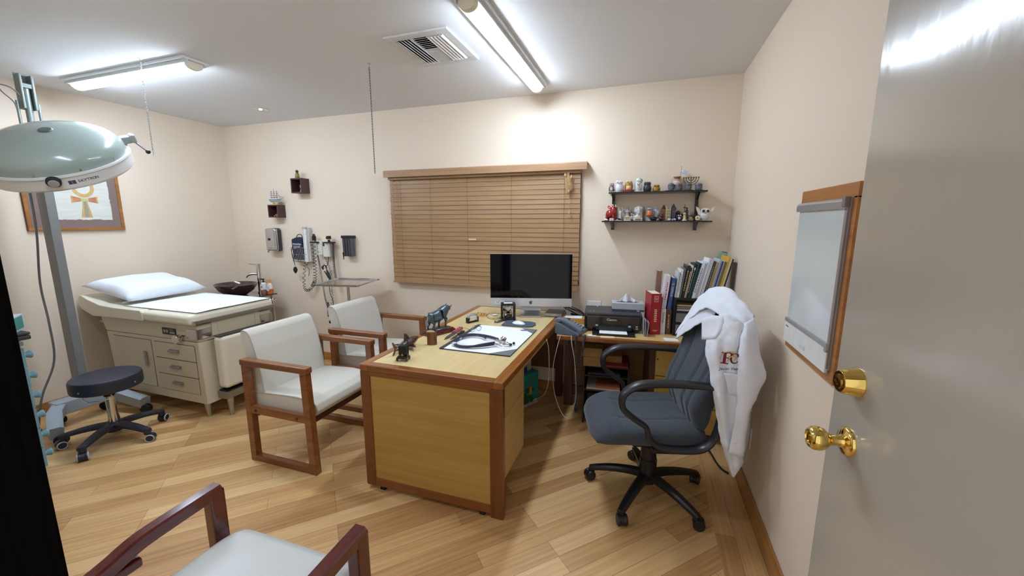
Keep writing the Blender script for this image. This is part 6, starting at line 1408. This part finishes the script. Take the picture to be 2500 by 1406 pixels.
for k, rr in enumerate((.018, .035, .052)): mn.append(('branch', BRZ, [('tube', [(rr*math.cos(a), 0, .098-rr*.95*math.sin(a)*1.0) for a in [PI*j/10 for j in range(11)]], .0026, 6, 0, 2)]))
mn.append(('candle_cup', BRZ, [('lathe', [(.002, -.003), (.005, .001), (.0062, .009), (0, .009)], (x, 0, .098), 10) for x in (-.052, -.035, -.018, 0, .018, .035, .052)]))
FG('menorah', 'seven-branched bronze candlestick behind the stone heads', .306, 3.385, UZ, mn, R(-8), 'figurines on the wall shelf', 'candlestick')
# lower board
RD_ = cer(150, 18, 26, .12, coat=.6)
FG('red_bull', 'glossy red stylised bull figurine at the left end of the lower shelf', -.268, 3.345, LZ, [
 ('body', RD_, [('ell', (-.018, 0, .055), (.036, .026, .034)), ('ell', (.012, -.004, .075), (.030, .026, .042))]),
 ('leg', RD_, [('cyl', (x, y, 0), (x*.9, y*.8, .05), .007, .012, 10) for x, y in ((-.042, -.012), (-.038, .014), (.018, -.016), (.026, .012))]),
 ('horn', cer(226, 222, 218), [('tube', [(.02, s*.012, .108), (.018, s*.024, .118), (.012, s*.022, .130)], .004, 8) for s in (-1, 1)]),
 ('ear_loop', cer(206, 60, 66, .15), [('tube', [(-.012, -.012, .11), (-.026, -.016, .118), (-.026, -.018, .104), (-.012, -.014, .098)], .004, 8, 0, 5, True)])], R(-20))
FG('seashell', 'small white shell at the far left front of the lower shelf', -.312, 3.30, LZ, [('shell', cer(222, 214, 208), [('ell', (0, 0, .008), (.016, .010, .009)), ('ell', (.012, -.004, .006), (.008, .007, .006))])])
FG('tiny_hut', 'tiny pinkish hut ornament in front of the red bull', -.262, 3.30, LZ, [('walls', cer(206, 186, 176), [('bx', -.014, .014, -.01, .01, 0, .010, .001)]), ('roof', cer(214, 206, 200), [('prism', [(-.018, .010), (.018, .010), (.008, .020), (-.008, .020)], -.012, .012, 'xz')])])
FG('domed_trinket', 'shiny black domed trinket in front of the slim white dancer', -.214, 3.305, LZ, [('dome', cer(26, 28, 34, .12), [('lathe', [(.026, 0), (.024, .010), (.014, .019), (0, .021)], (0, 0, 0), 20)]), ('white_trim', cer(214, 214, 220), [('lathe', [(.026, 0), (.030, .003), (.026, .006)], (0, 0, 0), 20)])])
FG('totem', 'slim tan totem figurine right of the red bull', -.237, 3.385, LZ, [('carved_post', cer(170, 140, 116, var=.2, scale=80), [('lathe', [(0, 0), (.014, 0), (.011, .03), (.013, .05), (.010, .07), (.014, .09), (.012, .108), (0, .112)], (0, 0, 0), 12)]), ('wing_bar', cer(170, 140, 116, var=.2, scale=80), [('bx', -.020, .020, -.004, .004, .086, .096, .002)])])
FG('dancer', 'slim white robed dancer figurine on the lower shelf', -.205, 3.36, LZ, [('robe', cer(216, 216, 218), [('lathe', [(0, 0), (.016, 0), (.012, .03), (.008, .055), (.010, .07), (.004, .082), (0, .083)], (0, 0, 0), 14)]), ('head', cer(190, 184, 178), [('ell', (0, 0, .090), .0075)]), ('arm', cer(216, 216, 218), [('tube', [(s*.008, 0, .072), (s*.018, 0, .086), (s*.012, 0, .106)], .003, 6) for s in (-1, 1)])], R(0))
FG('winged_statue', 'pale grey winged statue behind the cream temple', -.150, 3.385, LZ, [('robe', cer(188, 184, 178, var=.15, scale=60), [('lathe', [(0, 0), (.022, 0), (.016, .035), (.012, .06), (.014, .08), (.005, .094), (0, .096)], (0, 0, 0), 16)]), ('head', cer(188, 176, 160), [('ell', (0, 0, .104), .009)]), *[('wing', cer(176, 172, 166, var=.15, scale=60), [('ell', (s*.018, .006, .078), (.011, .005, .024))]) for s in (-1, 1)], ('folded_arms', cer(206, 202, 196), [('ell', (0, -.012, .074), (.018, .006, .008))])])
tm = [('steps', cer(222, 212, 186), [('bx', -.026, .026, -.018, .018, 0, .005, .001)]), ('roof', cer(222, 212, 186), [('prism', [(-.027, .030), (.027, .030), (.0, .043)], -.018, .018, 'xz')])]
tm.append(('column_row', cer(214, 202, 172), [('cyl', (x, -.013, .005), (x, -.013, .030), .0035, None, 10) for x in (-.021, -.0105, 0, .0105, .021)])); tm.append(('inner_cell', cer(190, 176, 146), [('bx', -.018, .018, -.006, .014, .005, .030)]))
FG('model_temple', 'small cream model temple in front of the winged statue', -.146, 3.315, LZ, tm)
FG('cherub_pair', 'small pair of pale cherub figures left of the white bust', -.108, 3.36, LZ, [('body', cer(198, 188, 176, var=.15, scale=60), [('ell', (-.006, 0, .022), (.010, .009, .022)), ('ell', (.008, 0, .020), (.009, .008, .020))]), ('head', cer(206, 196, 184), [('ell', (-.006, -.002, .052), .008), ('ell', (.009, -.002, .046), .007)])])
MB_ = cer(214, 214, 212, .5, bump=.5, bscale=140)
FG('white_bust', 'white classical marble bust with curly hair on a plinth with a brass plate', -.068, 3.335, LZ, [
 ('plinth', cer(224, 224, 222), [('bx', -.032, .032, -.024, .024, 0, .022, .002)]), ('name_plate', cer(150, 124, 70, .3), [('bx', -.024, .024, -.0255, -.0238, .005, .017)]),
 ('shoulders', MB_, [('ell', (0, .002, .032), (.032, .018, .014))]), ('neck', MB_, [('cyl', (0, .002, .034), (.002, -.002, .062), .014, .013, 14)]),
 ('head', MB_, [('ell', (.002, -.003, .084), (.024, .025, .032)), ('ell', (.003, -.028, .080), (.004, .006, .008)), ('ell', (.003, -.022, .064), (.011, .007, .008))]),
 ('hair', MB_, [('ell', (-.016+.0065*k, -.012+.004*(k % 2), .106-.0008*(k-3)**2), (.009, .011, .008), 0, 8) for k in range(7)]+[('ell', (s*.021, .004, .085+.010*j), (.008, .012, .009), 0, 8) for s in (-1, 1) for j in (-1, 0, 1)])], R(12))
FG('thin_statue', 'thin brown grey figure statue right of the white bust', -.026, 3.39, LZ, [('figure', cer(140, 122, 104), [('lathe', [(0, 0), (.010, 0), (.006, .03), (.010, .06), (.009, .085), (.004, .096), (0, .098)], (0, 0, 0), 12)]), ('head', cer(150, 132, 110), [('ell', (0, 0, .104), (.006, .006, .008))])])
FG('praying_angel', 'pale blue winged figure behind the orange owl', .006, 3.395, LZ, [('robe', cer(176, 198, 206), [('lathe', [(0, 0), (.024, 0), (.018, .04), (.014, .08), (.006, .095), (0, .096)], (0, 0, 0), 16)]), ('head', cer(206, 196, 178), [('ell', (0, 0, .106), .010)]), *[('wing', cer(186, 206, 210), [('ell', (s*.024, .004, .070), (.008, .004, .030))]) for s in (-1, 1)]])
FG('orange_owl', 'orange owl ornament with a pale blue hat on a clear stem', .018, 3.33, LZ, [
 ('glass_stem', P('clear acrylic', (236, 240, 242), .1, trans=.7, var=0), [('lathe', [(0, 0), (.018, 0), (.014, .004), (.005, .010), (.005, .022), (.012, .030), (0, .030)], (0, 0, 0), 18)]),
 ('body', cer(206, 104, 48, .3, var=.2, scale=70), [('lathe', [(0, .026), (.014, .028), (.025, .042), (.024, .056), (.021, .062), (0, .062)], (0, 0, 0), 20)]),
 ('face', cer(222, 130, 84), [('lathe', [(.021, .061), (.020, .078), (.012, .088), (0, .090)], (0, 0, 0), 20)]),
 ('hat', cer(146, 180, 194), [('lathe', [(.028, .086), (.029, .089), (.018, .092), (.015, .099), (0, .102)], (0, 0, 0), 20)]), ('eye', cer(236, 226, 210), [('ell', (s*.009, -.017, .075), (.005, .003, .005), 0, 8) for s in (-1, 1)])], R(10))
FG('robed_saint', 'pale blue robed saint statuette right of the orange owl', .063, 3.375, LZ, [('robe', cer(190, 206, 218), [('lathe', [(0, 0), (.020, 0), (.022, .03), (.020, .06), (.022, .075), (.010, .092), (0, .094)], (0, 0, 0), 16)]), ('head', cer(176, 190, 202), [('ell', (0, 0, .102), .009)]), ('sleeve', cer(206, 218, 228), [('ell', (s*.018, -.008, .062), (.008, .008, .020)) for s in (-1, 1)])])
FG('black_cat', 'low black cat figurine in front of the robed saint', .058, 3.31, LZ, [('body', cer(20, 20, 24, .3), [('ell', (0, 0, .016), (.030, .014, .015)), ('ell', (-.022, -.002, .02), (.012, .010, .010))]), ('ear', cer(20, 20, 24, .3), [('lathe', [(.005, 0), (0, .010)], (-.026+.010*k, -.003, .028), 8) for k in (0, 1)]), ('tail', cer(20, 20, 24, .3), [('tube', [(.026, .004, .014), (.040, .006, .02), (.044, .004, .034)], .0035, 8)])])
FG('seated_creature', 'dark wine red seated creature in front of the brown tower', .106, 3.315, LZ, [('body', cer(66, 30, 34, .35, var=.3, scale=80), [('ell', (0, 0, .018), (.020, .014, .018)), ('ell', (.004, -.004, .038), (.011, .010, .011))]), ('arm', cer(84, 40, 40), [('ell', (s*.018, -.006, .014), (.008, .008, .008)) for s in (-1, 1)]), ('horn', cer(40, 22, 26), [('lathe', [(.004, 0), (0, .014)], (.004+s*.008, -.002, .044), 8) for s in (-1, 1)])])
FG('pink_stone', 'small pinkish stone lying before the wine red creature', .082, 3.285, LZ, [('stone', cer(156, 120, 116), [('ell', (0, 0, .008), (.011, .009, .008))])])
def tower(label, x, y, w_, h, c, roof, c2, grp=None, fork=False):
    pr = [('shaft', cer(*c, .5, var=.15, scale=90), [('bx', -w_/2, w_/2, -w_/2, w_/2, 0, h*.72, .001), ('bx', -w_*.58, w_*.58, -w_*.58, w_*.58, 0, h*.06, .001)])]
    if fork: pr.append(('pinnacle', cer(*c, .5, var=.15, scale=90), [('lathe', [(w_*.14, 0), (w_*.12, h*.12), (0, h*.26)], (sx*w_*.38, sy*w_*.38, h*.72), 8) for sx in (-1, 1) for sy in (-1, 1)])); pr.append(('cornice', cer(*c2), [('bx', -w_*.56, w_*.56, -w_*.56, w_*.56, h*.70, h*.735, .001)]))
    else: pr += [('belfry', cer(*c2, .5), [('bx', -w_*.6, w_*.6, -w_*.6, w_*.6, h*.60, h*.72, .001)]), ('spire', cer(*roof, .4), [('lathe', [(w_*.78, h*.72), (w_*.3, h*.88), (0, h)], (0, 0, 0), 4, 0, (0, 0, 1), 1., 1., PI/4)])]
    pr.append(('window_slits', cer(60, 48, 44, .6), [('bx', k*w_*.28-.0016, k*w_*.28+.0016, -w_/2-.0008, -w_/2+.001, z*h, z*h+h*.09) for k in (-1, 0, 1) for z in ((.12, .26, .40) if not fork else (.2, .4, .56))]))
    FG('model_tower', label, x, y, LZ, pr, R(10), 'model towers', 'model tower')
tower('brown model bell tower with a pointed red roof', .122, 3.37, .030, .124, (140, 92, 62), (104, 44, 32), (150, 104, 72))
tower('cream twin-pinnacled model tower on the lower shelf', .155, 3.35, .034, .118, (188, 172, 134), None, (204, 190, 150), fork=True)
tower('slate grey model clock tower with a pointed roof', .193, 3.365, .030, .134, (92, 92, 110), (60, 60, 68), (74, 72, 82))
FG('dark_round_figure', 'dark brown round headed figure right of the slate clock tower', .228, 3.375, LZ, [('body', cer(48, 34, 34), [('ell', (0, 0, .03), (.026, .018, .03))]), ('head', cer(58, 40, 40), [('ell', (0, -.003, .062), (.016, .015, .015))]), ('arm', cer(48, 34, 34), [('tube', [(s*.018, 0, .044), (s*.032, -.004, .046), (s*.036, -.006, .036)], .005, 8) for s in (-1, 1)])])
FG('shell_cluster', 'cluster of white and violet shells before the slate clock tower', .182, 3.30, LZ, [('shell', cer(206, 200, 210), [('ell', (-.014, 0, .009), (.014, .010, .009)), ('ell', (.004, -.004, .007), (.010, .009, .007)), ('ell', (.020, .002, .009), (.012, .009, .009))]), ('violet_spot', cer(110, 96, 150), [('ell', (-.004, -.010, .010), (.006, .005, .005)), ('ell', (.012, -.010, .008), (.005, .004, .004))])])
owl('penguin_owl', 'small black and white penguin-like owl before the dark round figure', .236, 3.315, .050, .036, cer(40, 46, 60, .3), cer(232, 234, 238), cer(30, 34, 46), z=LZ, ears=False, belly=cer(214, 206, 226))
FG('cross_bearer', 'dark figure holding a tall cross, behind the cream bell ornament', .283, 3.38, LZ, [('figure', cer(62, 48, 46), [('lathe', [(0, 0), (.018, 0), (.014, .03), (.010, .06), (.012, .075), (.004, .086), (0, .088)], (.008, 0, 0), 14), ('ell', (.008, 0, .094), .008)]), ('cross', cer(54, 40, 36), [('bx', -.010, -.006, -.003, .003, .0, .125), ('bx', -.019, .003, -.003, .003, .098, .104)])])
FG('bell_ornament', 'cream bell shaped ornament with a round knob on the lower shelf', .272, 3.32, LZ, [('bell', cer(206, 190, 150, var=.15, scale=60), [('lathe', [(0, 0), (.022, 0), (.020, .006), (.012, .014), (.009, .036), (.011, .042), (0, .042)], (0, 0, 0), 18)]), ('knob', cer(214, 200, 164), [('ell', (0, 0, .052), .010)])])
FG('toy_boat', 'small tan boat ornament near the right bracket', .318, 3.335, LZ, [('hull', cer(150, 124, 96), [('prism', [(-.024, .016), (.024, .016), (.016, 0), (-.014, 0)], -.009, .009, 'xz', 0, .002)]), ('cabin', cer(186, 164, 130), [('bx', -.010, .010, -.006, .006, .016, .028, .001)]), ('prow', cer(120, 96, 72), [('tube', [(-.022, 0, .012), (-.030, 0, .022), (-.032, 0, .034)], .0025, 6)])])
FG('mushroom_ornament', 'dark capped mushroom ornament beside the right shelf upright', .334, 3.395, LZ, [('stem', cer(176, 154, 124), [('cyl', (0, 0, 0), (0, 0, .036), .008, .006, 12)]), ('cap', cer(76, 70, 66), [('lathe', [(.030, .034), (.026, .040), (.012, .045), (0, .046)], (0, 0, 0), 20)])])
FG('snail_shell', 'cream spiral snail shell before the right shelf upright', .362, 3.315, LZ, [('spiral', cer(212, 198, 168), [('tube', [((.016-.0016*k)*math.cos(k*.7), -.004*(k/8), .018+(.016-.0016*k)*math.sin(k*.7)) for k in range(10)], [.009-.0006*k for k in range(10)], 10), ('ell', (.004, 0, .008), (.018, .010, .008))])])
wo = owl('winged_owl', 'white owl with spread wings and large dark eyes, rightmost on the lower shelf', .415, 3.34, .098, .064, cer(226, 226, 222, .4), None, None, z=LZ, ears=False)
for s in (-1, 1):
    B().ell((s*.015, -.026, .072), (.016, .010, .016)).make('eye_disc', cer(232, 232, 228, .4), wo)
    B().ell((s*.015, -.034, .072), (.010, .005, .010)).make('eye', cer(40, 44, 54, .15), wo)
    B().prism([(s*.024, .06), (s*.030, .038), (s*.046, .046), (s*.062, .085), (s*.066, .108), (s*.044, .094)], -.004, .004, 'xz', bev=.002).make('wing', cer(218, 216, 206, .4), wo)
B().lathe([(.0055, 0), (0, -.012)], (0, -.036, .062), 8).make('beak', cer(206, 50, 60), wo)
b = B()
for k in range(4): b.tube([(-.030, -.012, .012+.009*k), (-.018, -.028, .009+.009*k), (0, -.0335, .008+.009*k), (.018, -.028, .009+.009*k), (.030, -.012, .012+.009*k)], .0014, 5)
b.make('feather_rings', cer(196, 196, 192), wo)
# ---------------------------------------------------------------- teal drawer cabinet at the left, seen end-on
t = thing('teal_cabinet', 'light teal metal drawer cabinet at the left edge with pairs of round knobs', 'cabinet', (-3.55, .84, 0))
TE = P('light teal enamel', (120, 164, 176), .35, var=.05, scale=12)
B().bx(-.36, .36, -.22, .27, .10, .885, .006).make('cabinet_body', TE, t)
B().bx(-.35, .35, -.21, .255, .0, .10, .003).make('plinth', P('pale grey plinth', (168, 172, 180), .4), t)
B().bx(-.37, .37, -.23, .28, .885, .91, .004).make('cabinet_top', P('grey cabinet top', (120, 128, 128), .4), t)
for k in range(6):
    z = .16+.119*k
    q = B().bx(-.345, .345, .268, .285, z, z+.113, .003).make('drawer', TE, t)
    for x in (.10, .31): B().lathe([(0, .036), (.020, .036), (.022, .030), (.013, .012), (.016, 0), (0, 0)], (x, .285, z+.064), 18, 0, (0, 1, 0)).make('knob', P('teal knob', (116, 160, 176), .3, coat=.3), q)
    B().bx(-.015, .02, .285, .288, z+.04, z+.075, .001).make('label_holder', STEEL, q)
t = thing('dark_case', 'flat dark grey case on top of the teal cabinet', 'case', (-3.36, 1.02, .9105))
B().bx(-.15, .16, -.14, .14, 0, .024, .006).bx(-.15, .16, -.14, .14, .026, .042, .006).make('case_body', P('dark grey case', (92, 96, 94), .5, var=.08), t)
t = thing('glove_box', 'teal and white glove box with a tissue on top of the dark case', 'glove box', (-3.30, 1.03, .9533), R(-35))
B().bx(-.12, .12, -.115, .115, 0, .085, .002).make('box_body', P('white lilac card', (206, 214, 226), .5, var=.06, scale=20), t, flat=True)
bb_ = t.children[0]
B().bx(-.1, .1209, -.1155, .1155, .010, .078).make('teal_panel', P('teal print', (40, 150, 140), .5), bb_, flat=True)
B().bx(.1208, .1216, -.09, .0, .02, .05).make('logo_patch', P('pale print', (206, 214, 214), .5), bb_)
B().ell((.0, .0, .088), (.06, .05, .03), 0, 14).make('glove_tuft', P('white latex', (226, 226, 226), .6), t)
# green plant-like tool handle behind the couch cabinet
o = B().bx(-.03, .02, -.03, .03, 0, .14, .01).bx(-.045, .03, -.035, .035, .14, .17, .006).make('green_canister', P('dark green plastic', (44, 96, 66), .4, var=.15), None, loc=(-4.42, 2.12, 0)); tag(o, 'dark green container on the floor behind the couch cabinet', 'canister')
